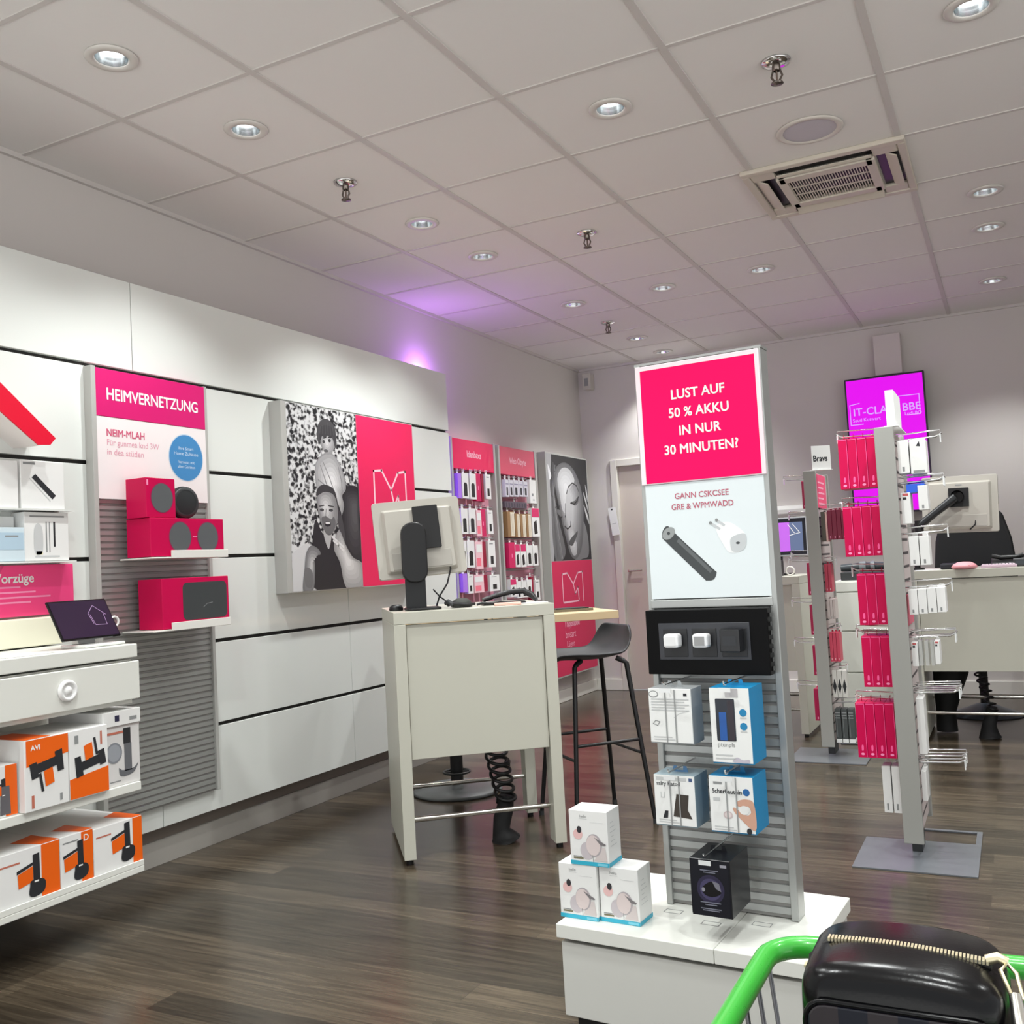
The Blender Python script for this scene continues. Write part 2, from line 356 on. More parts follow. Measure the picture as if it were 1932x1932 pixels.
MB().box(-.175, -.15, -.008, .175, .15, -.004, BLACK).build('filter', ac)
g = MB()
for k in range(30): x = -.172 + k * .3475 / 29; g.box(x - .0022, -.15, -.0225, x + .0022, .15, -.019, ACW)
for k in (-.05, .05): g.box(-.175, k - .003, -.0235, .175, k + .003, -.018, ACW)
g.build('grille_slats', ac)
# corner camera box
sb = thing('motion_detector', 'small white motion detector high in the back left corner', 'detector', (.165, 5.50, 2.67))
MB().box(-.04, -.035, 0, .04, .055, .145, mat('detector_plastic', (198, 194, 186), .45)).build('body', sb, bevel=.008)
MB().rect(-.018, .03, .018, .10, -.0365, GREYI).build('lens', sb)
# ------------------------------------------------------------------ left wall: things face +X (rz = 90 deg), local x runs along the wall, local -y comes out of it
R90 = PI / 2
FOIL = bpy.data.materials.new('printed_foliage'); FOIL.use_nodes = True
def _foil():
    nt = FOIL.node_tree; b = nt.nodes['Principled BSDF']; tc = nt.nodes.new('ShaderNodeTexCoord')
    vo = nt.nodes.new('ShaderNodeTexVoronoi'); vo.inputs['Scale'].default_value = 42; vo.inputs['Randomness'].default_value = 1
    nz = nt.nodes.new('ShaderNodeTexNoise'); nz.inputs['Scale'].default_value = 44; nz.inputs['Detail'].default_value = 5
    mx = nt.nodes.new('ShaderNodeMix'); mx.data_type = 'RGBA'; mx.inputs[0].default_value = .72
    nt.links.new(tc.outputs['Object'], nz.inputs['Vector']); nt.links.new(tc.outputs['Object'], vo.inputs['Vector'])
    nt.links.new(vo.outputs['Distance'], mx.inputs[6]); nt.links.new(nz.outputs[0], mx.inputs[7])
    r = nt.nodes.new('ShaderNodeValToRGB'); r.color_ramp.elements[0].position = .44; r.color_ramp.elements[1].position = .56
    r.color_ramp.elements[0].color = lin((30, 32, 34)); r.color_ramp.elements[1].color = lin((214, 215, 216))
    nt.links.new(mx.outputs[2], r.inputs[0]); nt.links.new(r.outputs[0], b.inputs['Base Color']); b.inputs['Roughness'].default_value = .45
_foil()
def soft(m, pts, y, g0, g1, n=7, dx=0.0, dz=0.0, s1=.25):   # a printed tone that runs from g0 at the rim to g1 inside
    cx, cz = sum(a for a, b in pts) / len(pts) + dx, sum(b for a, b in pts) / len(pts) + dz
    for k in range(n):
        t = k / (n - 1); s = 1 - (1 - s1) * t; m.blob([(cx * (1 - s) + a * s, cz * (1 - s) + b * s) for a, b in pts], y - .00004 * k, G(int(round((g0 + (g1 - g0) * t) / 4) * 4)))
def G(v): return P((v, v, v + 2 if v < 250 else v), .45)
MLOGO = ([(0, 0), (0, .97), (.24, 1), (.52, .6), (.76, .98), (1, 1.02), (1, 0)], [(.52, .6), (.6, .26), (.74, .48), (.77, 0), (0, 0)])
def mlogo(mb, x, z, w, h, y, m, sw):
    for pts in MLOGO: mb.stroke([(x + a * w, z + b * h) for a, b in pts], sw, y, m)
    return mb
FRAMEG = mat('frame_grey', (178, 178, 174), .45)

# --- smart home shelf display with the red roof
t = thing('house_display', 'white smart home display with a red roof shape on the glossy wall', 'display', (PX, -.62, 1.24), R90)
def house_pt(z, y): return (y + .62, z - 1.24)
roof = MB(); RED = mat('roof_red', (226, 10, 50), .4)
out = [house_pt(2.009, -.55), house_pt(1.688, -.160), house_pt(1.663, -.182), house_pt(1.659, -.229), house_pt(1.893, -.55)]
roof.prism(out, -.14, -.132, RED); roof.build('roof_front', t)
MB().prism([house_pt(2.004, -.55), house_pt(1.685, -.166), house_pt(1.666, -.186), house_pt(1.661, -.229), house_pt(1.893, -.55)], -.1318, 0, mat('roof_white', (240, 232, 228), .45)).build('roof_body', t)
for nm, z in (('shelf', 1.432), ('shelf', 1.246)):
    MB().box(.10, -.09, z - 1.24, .572, 0, z - 1.24 + .006, WHITE).build(nm, t)
def boxpic(name, label, w, h, d, loc, draw=None, body=CARD, cat='box', group=None, rz=R90, bev=.002):
    m = MB(); m.box(-w / 2, -d, 0, w / 2, 0, h, body)
    if draw: draw(m, w, h, -d - .0006)
    o = m.build(name, loc=loc, rot=(0, 0, rz), bevel=bev, seg=2); return tag(o, label, cat, group)
def d_stick(m, w, h, y):
    m.pl([(-.045, .112), (-.03, .125), (.052, .05), (.037, .036)], y - .0002, DARKI); m.stroke([(-.052, .108), (.028, .03)], .003, y, LGREYI)
    m.rect(-.078, h - .014, -.03, h - .006, y, GREYI)
def d_router(m, w, h, y):
    m.rect(-w * .38, h - .018, w * .4, h - .012, y, GREYI); m.blob([(-.05, .03), (-.052, .11), (-.035, .135), (-.018, .11), (-.02, .03)], y, LGREYI)
    m.rect(-.005, .03, .0, .14, y, GREYI); m.rect(.008, .03, .012, .14, y, GREYI); m.rect(.026, .05, .034, .14, y, DARKI); m.rect(-.05, .012, .05, .018, y, LGREYI); m.rect(-.045, .022, -.02, .034, y, P((228, 222, 150)))
G1 = 'white smart home boxes on the shelves under the roof'
boxpic('smart_home_box', 'white box printed with a black stick, right one on the upper shelf', .176, .172, .07, (PX + .002, -.166, 1.439), d_stick, group=G1)
boxpic('smart_home_box', 'white box cut by the photo edge left of the black stick box', .176, .166, .07, (PX + .002, -.352, 1.439), None, group=G1)
boxpic('smart_home_box', 'white box printed with router and black bar on the lower shelf', .18, .174, .07, (PX + .002, -.155, 1.2535), d_router, group=G1)
boxpic('smart_home_box', 'white box on the lower shelf behind the pale blue box', .18, .16, .03, (PX + .002, -.345, 1.2535), lambda m, w, h, y: m.rect(-.04, .10, .08, .108, y, LGREYI), group=G1)
boxpic('smart_home_box', 'small pale blue box standing at the left end of the lower shelf', .17, .118, .035, (PX + .045, -.335, 1.2535), lambda m, w, h, y: m.rect(-.03, .04, .08, .10, y, P((176, 200, 216))).rect(.01, .085, .06, .09, y - .0003, GREYI), P((206, 222, 230), .4), group=G1)
sg = MB(); sg.box(0, -.03, .1, .80, -.004, .287, P((246, 84, 142), .4)); sg.box(-.003, -.028, .097, .803, -.002, .29, mat('sign_edge', (250, 214, 226), .4)); sg.box(0, -.03, 0, .80, 0, .06, P((226, 226, 208), .4))
b = sg
pk = thing('magenta_sign', 'wide pink sign board with white lettering above the left counter', 'sign', (PX, -.813, .955), R90)
MB().box(0, -.026, .105, .80, 0, .287, P((242, 72, 134), .38)).build('board', pk, bevel=.003)
MB().box(0, -.10, .0, .69, 0, .098, P((236, 234, 212), .35)).build('ledge', pk, bevel=.004)
tx = MB(); tx.text('-Vorzüge', .046, .465, .225, -.0268, PAPER, bold=.02)
for k, (a, c) in enumerate(((.44, .58), (.44, .64), (.44, .70), (.44, .62))): tx.rect(a, .206 - k * .018, c, .212 - k * .018, -.0268, PINKT)
tx.pl([(.40, .287), (.40, .255), (.50, .255), (.52, .287)], -.0266, P((214, 60, 118), .38)); tx.build('lettering', pk)

# --- slat wall display HEIMVERNETZUNG
t = thing('slatwall_display', 'tall aluminium slat wall display headed HEIMVERNETZUNG', 'display', (PX, .10, .25), R90)
MB().box(-.022, -.042, 0, 0, 0, 1.757, FRAMEG).build('side_rail', t, bevel=.002); MB().box(.572, -.036, 0, .59, 0, 1.757, FRAMEG).build('side_rail', t, bevel=.002)
hd = MB().box(0, -.04, 1.563, .572, 0, 1.752, P((212, 24, 112), .42)).build('header_sign', t, bevel=.002)
MB().text('HEIMVERNETZUNG', .066, .290, 1.632, -.0408, PAPER, 'CENTER', .018, .84).build('lettering', hd)
ip = MB().box(0, -.038, 1.240, .572, 0, 1.5625, P((238, 231, 231), .42)).build('info_panel', t)
m = MB(); m.text('NEIM-MLAH', .040, .045, 1.488, -.0388, P((206, 92, 124)), bold=.02, sx=.9); m.text('Für gunmea knd 3W', .034, .045, 1.452, -.0388, P((222, 160, 178)), sx=.93); m.text('in dea stüden', .034, .045, 1.414, -.0388, P((222, 160, 178))); m.build('lettering', ip)
m = MB(); m.ell(.455, 1.43, .098, .102, -.0386, P((196, 214, 228)), n=40); m.ell(.455, 1.43, .094, .098, -.0389, P((66, 136, 192)), n=40)
for k, (bd, sz, zz) in enumerate((('Ihre Smart', .020, 1.463), ('Home Zuhause', .022, 1.440), ('Vernetzt mit', .018, 1.405), ('allen Geräten', .018, 1.385))): m.text(bd, sz, .455, zz, -.0393, P((206, 224, 240)), 'CENTER')
m.build('badge', ip)
def slats(x0, x1, z0, z1, pitch, y, mA=ALU, mB=ALUD):
    m = MB(); m.box(x0, y + .004, z0, x1, y + .012, z1, mB); n = int(round((z1 - z0) / pitch)); p = (z1 - z0) / n
    for k in range(n):
        z = z0 + k * p
        m.prism([(y, z + p * .30), (y - .002, z + p * .36), (y - .001, z + p * .94), (y + .004, z + p), (y + .004, z + p * .26)], x0, x1, mA, 'x')
    return m
slats(0, .572, 0, 1.24, .0248, -.024).build('slat_panel', t)
SH = mat('shelf_white', (232, 230, 224), .4)
for (z, x0) in ((.997, .20), (.712, .19)):
    s = MB(); s.box(.10, -.20, z, .51, -.028, z + .006, SH); s.box(x0, -.204, z, .51, -.199, z + .032, SH); s.build('shelf', t, bevel=.0015)
def d_disc(m, w, h, y): m.ell(.005, h * .5, .058, .060, y, P((150, 40, 84), .4), n=36); m.ell(.005, h * .5, .054, .057, y - .0004, P((92, 96, 98), .4), n=36); m.rect(-w / 2 + .004, h - .03, -w / 2 + .012, h - .008, y, PINKT)
def d_twin(m, w, h, y):
    for cx in (-.045, .105): m.ell(cx, h * .5, .060, .064, y, P((150, 40, 84), .4), n=36); m.ell(cx, h * .5, .056, .060, y - .0004, P((92, 96, 98), .4), n=36)
    m.rect(.022, h * .5, .05, h * .5 + .003, y, PINKT)
def d_square(m, w, h, y):
    x0, x1, z0, z1, r = -.075, w / 2 - .012, .028, h - .02, .022
    pts = [(x1 - r + r * math.cos(a), z1 - r + r * math.sin(a)) for a in (0, .5, 1.05, 1.57)] + [(x0 + r + r * math.cos(a), z1 - r + r * math.sin(a)) for a in (1.57, 2.1, 2.65, 3.14)] + [(x0 + r + r * math.cos(a), z0 + r + r * math.sin(a)) for a in (3.14, 3.7, 4.2, 4.71)] + [(x1 - r + r * math.cos(a), z0 + r + r * math.sin(a)) for a in (4.71, 5.2, 5.8, 6.28)]
    m.pl(pts, y, P((62, 66, 68), .35)); m.stroke([(.035, .075), (.055, .088), (.085, .092)], .003, y - .0004, P((130, 132, 134)))
GB = 'magenta speaker boxes on the slat wall display'
boxpic('speaker_box', 'magenta box with one grey disc, top of the slat wall stack', .148, .156, .11, (PX + .075, .272, 1.4085), d_disc, MAGD, group=GB)
boxpic('speaker_box', 'wide magenta box with two grey discs on the upper white shelf', .392, .152, .13, (PX + .06, .405, 1.2555), d_twin, MAGD, group=GB)
boxpic('speaker_box', 'magenta box with a dark rounded square on the lower white shelf', .362, .198, .13, (PX + .06, .437, .970), d_square, MAGD, group=GB)
sp = thing('round_speaker', 'black round speaker standing on the wide two disc magenta box', 'speaker', (PX + .130, .442, 1.4085), R90 - .12)
MB().lathe([(.0005, -.018), (.050, -.018), (.066, -.012), (.068, 0), (.066, .012), (.050, .018), (.0005, .018)], mat('speaker_cloth', (30, 34, 36), .8), c=(0, 0, .068), n=40, axis='y').build('body', sp)
MB().lathe([(.050, .0185), (.060, .018), (.0625, .015)], DGREY, c=(0, 0, .068), n=40, axis='y').build('front_ring', sp)

# --- family poster
t = thing('family_poster', 'large framed poster of a man carrying a child beside a magenta panel', 'poster', (PX, 1.133, 1.07), R90)
MB().box(0, -.074, 0, 1.155, 0, .93, FRAMEG).build('frame', t, bevel=.002)
m = MB(); y = -.0745; m.clip = (.037, .006, .60, .926)
m.rect(.037, .006, .60, .926, y, FOIL)
def q(pts): return [(.037 + s * .563, .926 - tt * .92) for s, tt in pts]
def e(s, tt, rx, rz, g, k, rot=0): m.ell(.037 + s * .563, .926 - tt * .92, rx * .563, rz * .92, y - .0003 * k, G(g), rot)
soft(m, q([(.74, .46), (.84, .42), (1.0, .44), (1.0, .62), (1.0, .86), (.86, .90), (.74, .80), (.72, .62)]), y - .0002, 36, 84, dx=.04, dz=.08)
m.pl(q([(.0, .80), (.22, .74), (.30, .86), (.30, 1.0), (0, 1.0)]), y - .0003, G(206))
m.blob(q([(.36, .34), (.42, .28), (.56, .24), (.68, .27), (.78, .36), (.80, .44), (.74, .48), (.76, .54), (.70, .60), (.64, .52), (.46, .50), (.38, .46)]), y - .0006, G(148)); soft(m, q([(.37, .34), (.43, .285), (.56, .25), (.67, .275), (.76, .36), (.78, .43), (.72, .47), (.74, .53), (.69, .58), (.63, .51), (.46, .49), (.39, .45)]), y - .00062, 164, 222, n=6)
for pts in ([(.48, .30), (.56, .38), (.64, .48), (.70, .58)], [(.44, .32), (.50, .40), (.58, .50)], [(.70, .32), (.74, .40), (.74, .47)], [(.40, .40), (.50, .43), (.56, .44)]): m.stroke(q(pts), .006, y - .0009, G(140))
m.blob(q([(.62, .50), (.70, .56), (.76, .72), (.72, .76), (.66, .64)]), y - .0009, G(70))
e(.56, .185, .105, .062, 140, 3, .1); soft(m, q([(.46, .17), (.50, .24), (.57, .255), (.64, .22), (.66, .16), (.60, .125), (.51, .13)]), y - .00095, 150, 206, n=5, dx=-.01); m.blob(q([(.43, .20), (.41, .13), (.46, .075), (.56, .055), (.66, .085), (.69, .15), (.67, .215), (.63, .16), (.56, .125), (.49, .14)]), y - .0012, G(74))
e(.585, .175, .020, .010, 60, 5); e(.50, .185, .018, .009, 70, 5); e(.53, .235, .03, .008, 96, 5)
m.blob(q([(.34, .62), (.44, .70), (.60, .72), (.70, .78), (.74, .92), (.72, 1.0), (.32, 1.0), (.24, .90), (.28, .74)]), y - .0012, G(40))
m.blob(q([(.44, .68), (.50, .78), (.55, .72), (.56, .66)]), y - .0015, G(178))
m.blob(q([(.37, .50), (.42, .45), (.52, .44), (.62, .47), (.66, .56), (.64, .64), (.58, .69), (.50, .70), (.43, .66), (.38, .58)]), y - .0018, G(132)); soft(m, q([(.38, .50), (.43, .46), (.52, .45), (.60, .48), (.63, .56), (.61, .63), (.56, .67), (.50, .68), (.44, .65), (.39, .58)]), y - .00182, 140, 208, n=6, dx=-.015, dz=.01)
m.blob(q([(.36, .49), (.40, .44), (.50, .425), (.62, .45), (.66, .52), (.60, .475), (.48, .465)]), y - .0021, G(58))
m.blob(q([(.42, .615), (.48, .60), (.56, .615), (.60, .60), (.62, .645), (.55, .70), (.47, .69)]), y - .0021, G(104)); e(.505, .642, .045, .014, 40, 8); e(.505, .637, .034, .006, 222, 9)
e(.43, .565, .03, .008, 70, 8); e(.56, .565, .03, .008, 70, 8); m.stroke(q([(.49, .56), (.48, .60), (.51, .605)]), .005, y - .0024, G(140)); m.stroke(q([(.40, .545), (.46, .54)]), .006, y - .0024, G(80)); m.stroke(q([(.53, .54), (.60, .545)]), .006, y - .0024, G(80))
m.blob(q([(.62, .70), (.68, .68), (.76, .76), (.86, .83), (1.0, .87), (1.0, 1.0), (.74, 1.0), (.66, .86), (.58, .78)]), y - .0024, G(150)); soft(m, q([(.63, .71), (.68, .69), (.76, .77), (.86, .84), (.99, .88), (.99, .99), (.75, .99), (.67, .86), (.60, .78)]), y - .00242, 160, 216, n=6)
for pts in ([(.57, .715), (.64, .74), (.72, .77)], [(.58, .735), (.65, .76), (.72, .79)]): m.stroke(q(pts), .012, y - .0027, G(222))
m.blob(q([(.19, .80), (.26, .76), (.36, .78), (.38, .81), (.30, .82), (.30, .90), (.26, 1.0), (.13, 1.0), (.16, .88)]), y - .0024, G(116)); soft(m, q([(.20, .805), (.26, .77), (.35, .785), (.36, .805), (.29, .82), (.29, .90), (.25, .99), (.15, .99), (.17, .88)]), y - .00242, 124, 190, n=5)
m.blob(q([(.17, .88), (.26, .90), (.25, .98), (.16, .97)]), y - .0027, G(112))
m.blob(q([(.44, .15), (.47, .105), (.56, .09), (.65, .11), (.685, .17), (.665, .185), (.645, .15), (.60, .158), (.56, .148), (.52, .165), (.48, .155), (.455, .18)]), y - .0016, G(64)); m.stroke(q([(.50, .165), (.535, .16)]), .006, y - .0018, G(50)); m.stroke(q([(.57, .157), (.615, .155)]), .006, y - .0018, G(50))
for k in range(6): m.stroke(q([(.46 + .035 * k, .075 + .01 * abs(k - 3)), (.45 + .04 * k, .14)]), .004, y - .0019, G(88))
m.build('photo_print', t)
m = MB(); m.rect(.602, .006, 1.149, .926, y, P((232, 36, 92), .42)); mlogo(m, .745, .375, .31, .265, y - .0006, P((252, 206, 218)), .013); m.build('magenta_print', t)

# --- portrait poster at the far end
t = thing('portrait_poster', "tall poster of a woman's face over a magenta block, near the back corner", 'poster', (XL, 4.60, .215), R90)
MB().box(0, -.075, 0, .86, 0, 1.835, FRAMEG).build('frame', t, bevel=.002)
m = MB(); y = -.0756; m.clip = (.012, .945, .848, 1.822); m.rect(.012, .945, .848, 1.822, y, G(40))
def q(pts): return [(.012 + s * .836, 1.822 - tt * .877) for s, tt in pts]
def e(s, tt, rx, rz, g, k, rot=0): m.ell(.012 + s * .836, 1.822 - tt * .877, rx * .836, rz * .877, y - .0003 * k, G(g), rot)
m.blob(q([(.0, .0), (.12, .0), (.06, .3), (.10, .6), (.06, 1.0), (0, 1.0)]), y - .0002, G(168))
m.blob(q([(.03, .10), (.10, .20), (.05, .24)]), y - .0004, G(226))
m.blob(q([(.10, .24), (.16, .40), (.22, .62), (.34, .90), (.24, 1.0), (.10, 1.0), (.05, .7)]), y - .0004, G(104))
m.blob(q([(.62, .62), (.84, .62), (.94, .80), (.92, .96), (.76, .99), (.56, .99)]), y - .0006, G(120))
m.blob(q([(.16, .20), (.26, .10), (.46, .06), (.66, .12), (.80, .26), (.86, .44), (.84, .62), (.80, .78), (.72, .92), (.58, .99), (.46, .95), (.38, .82), (.30, .66), (.24, .48), (.18, .34)]), y - .0009, G(96)); soft(m, q([(.17, .21), (.27, .115), (.46, .075), (.64, .13), (.77, .26), (.82, .44), (.80, .60), (.76, .76), (.69, .90), (.58, .97), (.47, .93), (.40, .81), (.32, .65), (.26, .48), (.20, .34)]), y - .00092, 104, 186, n=9, dx=-.06, dz=.03, s1=.4)
m.blob(q([(.24, .22), (.36, .12), (.54, .12), (.66, .22), (.54, .30), (.44, .40), (.40, .54), (.32, .52), (.27, .36)]), y - .00135, G(188)) if False else soft(m, q([(.24, .22), (.36, .12), (.54, .12), (.66, .22), (.54, .30), (.44, .40), (.40, .54), (.32, .52), (.27, .36)]), y - .00128, 184, 212, n=5)
m.blob(q([(.42, .70), (.52, .66), (.60, .72), (.58, .80), (.66, .84), (.64, .96), (.52, .97), (.44, .86)]), y - .0012, G(192)) if False else soft(m, q([(.44, .72), (.52, .68), (.58, .73), (.57, .79), (.63, .84), (.61, .94), (.52, .95), (.45, .86)]), y - .00128, 176, 208, n=5)
m.stroke(q([(.44, .36), (.50, .29), (.60, .25), (.70, .27), (.76, .33)]), .012, y - .0015, G(72)); m.stroke(q([(.16, .50), (.20, .47), (.26, .49)]), .014, y - .0015, G(70))
m.blob(q([(.54, .44), (.64, .42), (.72, .38), (.73, .43), (.64, .47)]), y - .0015, G(92)); m.stroke(q([(.53, .45), (.62, .455), (.70, .42), (.74, .38)]), .013, y - .0018, G(34))
m.stroke(q([(.20, .56), (.26, .60), (.30, .585)]), .013, y - .0018, G(44)); m.blob(q([(.19, .52), (.28, .53), (.29, .58), (.22, .57)]), y - .0015, G(104))
m.stroke(q([(.40, .46), (.38, .58), (.34, .67)]), .014, y - .0015, G(138)); m.stroke(q([(.35, .675), (.42, .70), (.50, .67), (.51, .63)]), .013, y - .0018, G(66))
m.blob(q([(.43, .83), (.52, .775), (.60, .745), (.66, .715), (.66, .75), (.60, .80), (.53, .855), (.47, .86)]), y - .0018, G(82))
for pts in ([(.93, .25), (.97, .30), (.99, .40), (.965, .42), (.94, .34)], [(.86, .33), (.91, .36), (.98, .48), (.985, .54), (.93, .46)], [(.86, .46), (.91, .49), (.98, .59), (.985, .65), (.92, .58)]): soft(m, q(pts), y - .0018, 150, 214, n=4)
for k in range(5): m.stroke(q([(.12 + k * .02, .06 + k * .01), (.09 + k * .012, .4), (.12 + k * .02, .75), (.14 + k * .03, .98)]), .006, y - .0009, G(80 + 22 * k))
m.build('photo_print', t)
m = MB(); m.rect(.012, .012, .848, .942, y, P((214, 38, 88), .45)); mlogo(m, .20, .60, .42, .24, y - .0006, P((250, 196, 212)), .014)
PT = P((246, 176, 198)); m.text('Thppsibbe', .075, .19, .400, y - .0006, PT, bold=.02); m.text('breart', .085, .20, .310, y - .0006, PT); m.text('Lüger', .07, .22, .235, y - .0006, PT); m.text('wünsst', .07, .20, .172, y - .0006, PT); m.build('magenta_print', t)

# --- two accessory bays
def bay(label, y0, head, glow, hdcol):
    t = thing('accessory_bay', label, 'display rack', (XL, y0, .25), R90, 'accessory bays on the left wall')
    for x in (-.012, .600): MB().box(x, -.075, 0, x + .024, 0, 1.785, FRAMEG).build('side_rail', t, bevel=.002)
    MB().box(.012, -.012, 0, .60, 0, 1.57, P((214, 150, 166), .55)).build('back_panel', t)
    h = MB().box(.013, -.07, 1.572, .599, 0, 1.78, hdcol).build('header_sign', t, bevel=.002)
    MB().text(head, .068, .31, 1.66, -.0708, P((250, 190, 206)), 'CENTER', .02, .85).build('lettering', h)
    for z in (1.56, 1.318, 1.095, .86):
        r = MB(); r.tube([(.012, -.03, z), (.60, -.03, z)], .005, ALU, 8); r.build('cross_rail', t)
    return t
B1 = bay('first accessory bay on the left wall with a bright magenta header', 3.12, 'Idenbaxs', True, P((236, 24, 92), .42))
B2 = bay('second accessory bay with a paler pink header beside the portrait poster', 3.80, 'Web Obyte', False, P((222, 84, 112), .45))
PURP = mat('purple_led', (150, 60, 255), .5, emit=2.2)
led = tag(MB().box(0, 0, 0, .012, .008, 1.9, PURP).build('led_strip', loc=(.16, 2.836, .42)), 'vertical purple light strip between the glossy wall and the first bay', 'light')
ll = bpy.data.lights.new('led_glow', 'AREA'); ll.shape = 'RECTANGLE'; ll.size = .02; ll.size_y = 1.8; ll.energy = 2.5; ll.color = (.55, .2, 1.0)
lo = bpy.data.objects.new('led_glow', ll); COL.objects.link(lo); lo.location = (.166, 2.850, 1.35); lo.rotation_euler = (PI / 2, 0, PI)
l3 = bpy.data.lights.new('led_end_glow', 'POINT'); l3.energy = 6; l3.color = (.55, .2, 1.0); l3.shadow_soft_size = .02
lo = bpy.data.objects.new('led_end_glow', l3); COL.objects.link(lo); lo.location = (.13, 2.86, 2.40)

# hanging accessory packs: (kind, y0, y1, z0, z1, x front, label); the pack hangs on its own hook of the bay
WIN = P((26, 26, 28), .25)
def pack(kind, w, h, d):
    m = MB(); body = {'white': CARD, 'pink': P((240, 196, 204), .4), 'mag': P((206, 26, 92), .4), 'red': P((150, 14, 52), .4), 'purple': P((176, 124, 232), .4), 'brown': P((150, 116, 78), .5), 'grey': P((206, 204, 214), .4), 'slab': P((96, 84, 96), .4)}[kind.split('_')[0]]
    m.box(-w / 2, -d, 0, w / 2, 0, h, body); y = -d - .0006
    if kind == 'white_win':
        c = [(-.26, .08), (-.26, .55), (-.16, .62), (.16, .62), (.26, .55), (.26, .08)]; m.pl([(a * w, bb * h) for a, bb in c], y, WIN)
    elif kind == 'white_low': m.rect(-w * .2, h * .12, w * .2, h * .42, y, WIN); m.rect(-w * .3, h * .86, w * .2, h * .9, y, GREYI)
    elif kind == 'white_tall': m.rect(-w * .25, h * .3, w * .05, h * .42, y, GREYI); m.rect(-w * .1, h * .1, w * .2, h * .18, y, LGREYI)
    elif kind == 'white_pinktop': m.rect(-w * .5, h * .68, w * .5, h * .99, y, P((214, 40, 104), .4)); m.pl([(-w * .25, h * .08), (-w * .3, h * .5), (w * .1, h * .58), (w * .2, h * .12)], y, WIN)
    elif kind == 'pink': m.rect(-w * .4, h * .1, w * .2, h * .4, y, P((244, 120, 140), .4)); m.rect(-w * .4, h * .6, w * .4, h * .9, y, PAPER)
    elif kind == 'mag': m.rect(-w * .06, h * .4, w * .06, h * .55, y, PINKT)
    elif kind == 'grey_win': m.rect(-w * .24, h * .1, w * .2, h * .55, y, P((40, 40, 50), .3)); m.rect(-w * .4, h * .72, w * .4, h * .78, y, P((150, 146, 170)))
    elif kind == 'brown':
        m.rect(-w * .08, h * .02, w * .5, h * .97, y, P((234, 224, 204), .45))
        for k in range(4): m.rect(w * (-.02 + .12 * k), h * .05, w * (.01 + .12 * k), h * .92, y - .0003, P((150, 140, 124)))
    elif kind == 'slab':
        for k in range(8): m.rect(-w * .46 + k * w * .12, h * .1, -w * .40 + k * w * .12, h * .8, y, P((60, 54, 66), .4))
    m.prism([(-.012, h), (.012, h), (.012, h + .032), (.006, h + .032), (.006, h + .012), (-.006, h + .012), (-.006, h + .032), (-.012, h + .032)], -d * .5 - .001, -d * .5 + .001, PAPER)
    return m
def hang(kind, y0, y1, z0, z1, xf, label, group, bayobj):
    w, h = y1 - y0, z1 - z0; d = .032 if not kind.startswith('brown') else .055; xf -= .05
    o = pack(kind, w - .006, h, d).build('accessory_pack', loc=(xf - d, (y0 + y1) / 2, z0), rot=(0, 0, R90)); tag(o, label, 'package', group)
    lx = (y0 + y1) / 2 - bayobj.location.y
    hk = MB(); hk.tube([(lx, -.02, z1 - .25 + .022), (lx, -(xf - XL) - .012, z1 - .25 + .022), (lx, -(xf - XL) - .016, z1 - .25 + .030)], .0025, CHROME, 6); hk.build('hook', bayobj)
GA = 'packs hanging in the first accessory bay'; GC = 'packs hanging in the second accessory bay'
for r in (('purple', 3.135, 3.185, 1.615, 1.785, .2, 'pale purple pack at the left of the top row, first bay'),
          ('white_win', 3.19, 3.285, 1.618, 1.79, .2, 'white pack with dark window, leftmost white one in the top row of the first bay'),
          ('white_win', 3.295, 3.39, 1.615, 1.793, .2, 'second white pack with dark window in the top row of the first bay'),
          ('mag', 3.395, 3.475, 1.606, 1.799, .19, 'magenta pack in the top row of the first bay'),
          ('red', 3.478, 3.515, 1.601, 1.80, .19, 'narrow dark red pack in the top row of the first bay'),
          ('white_low', 3.52, 3.605, 1.624, 1.80, .2, 'white pack with small dark print, right end of the top row, first bay'),
          ('white_win', 3.155, 3.25, 1.374, 1.547, .2, 'white pack with dark window at the left of the second row, first bay'),
          ('white_win', 3.26, 3.36, 1.374, 1.55, .2, 'white pack with dark window, second of the second row, first bay'),
          ('pink', 3.365, 3.44, 1.358, 1.54, .2, 'pale pink and white pack in the second row of the first bay'),
          ('mag', 3.443, 3.52, 1.358, 1.549, .19, 'magenta pack in the second row of the first bay'),
          ('white_low', 3.525, 3.61, 1.375, 1.544, .2, 'white pack with dark print, right end of the second row, first bay'),
          ('white_win', 3.145, 3.21, 1.15, 1.329, .2, 'white pack half hidden by the monitor in the third row, first bay'),
          ('white_win', 3.215, 3.32, 1.145, 1.329, .2, 'white pack with dark window right of the monitor, third row'),
          ('pink', 3.33, 3.435, 1.132, 1.322, .2, 'pale pink pack in the third row of the first bay'),
          ('red', 3.438, 3.50, 1.143, 1.322, .19, 'dark red pack in the third row of the first bay'),
          ('white_low', 3.51, 3.62, 1.14, 1.328, .2, 'white pack with small dark window, right end of the third row, first bay'),
          ('purple', 3.135, 3.20, .982, 1.107, .2, 'pale purple pack at the left of the bottom row, first bay'),
          ('white_low', 3.205, 3.28, .97, 1.098, .2, 'white pack with dark print in the bottom row of the first bay'),
          ('pink', 3.29, 3.43, .97, 1.093, .2, 'wide pink and white pack in the bottom row of the first bay'),
          ('red', 3.435, 3.50, .976, 1.088, .19, 'dark red pack in the bottom row of the first bay'),
          ('white_low', 3.51, 3.66, .971, 1.085, .2, 'white pack at the right end of the bottom row, first bay')): hang(*r[:6], r[6], GA, B1)
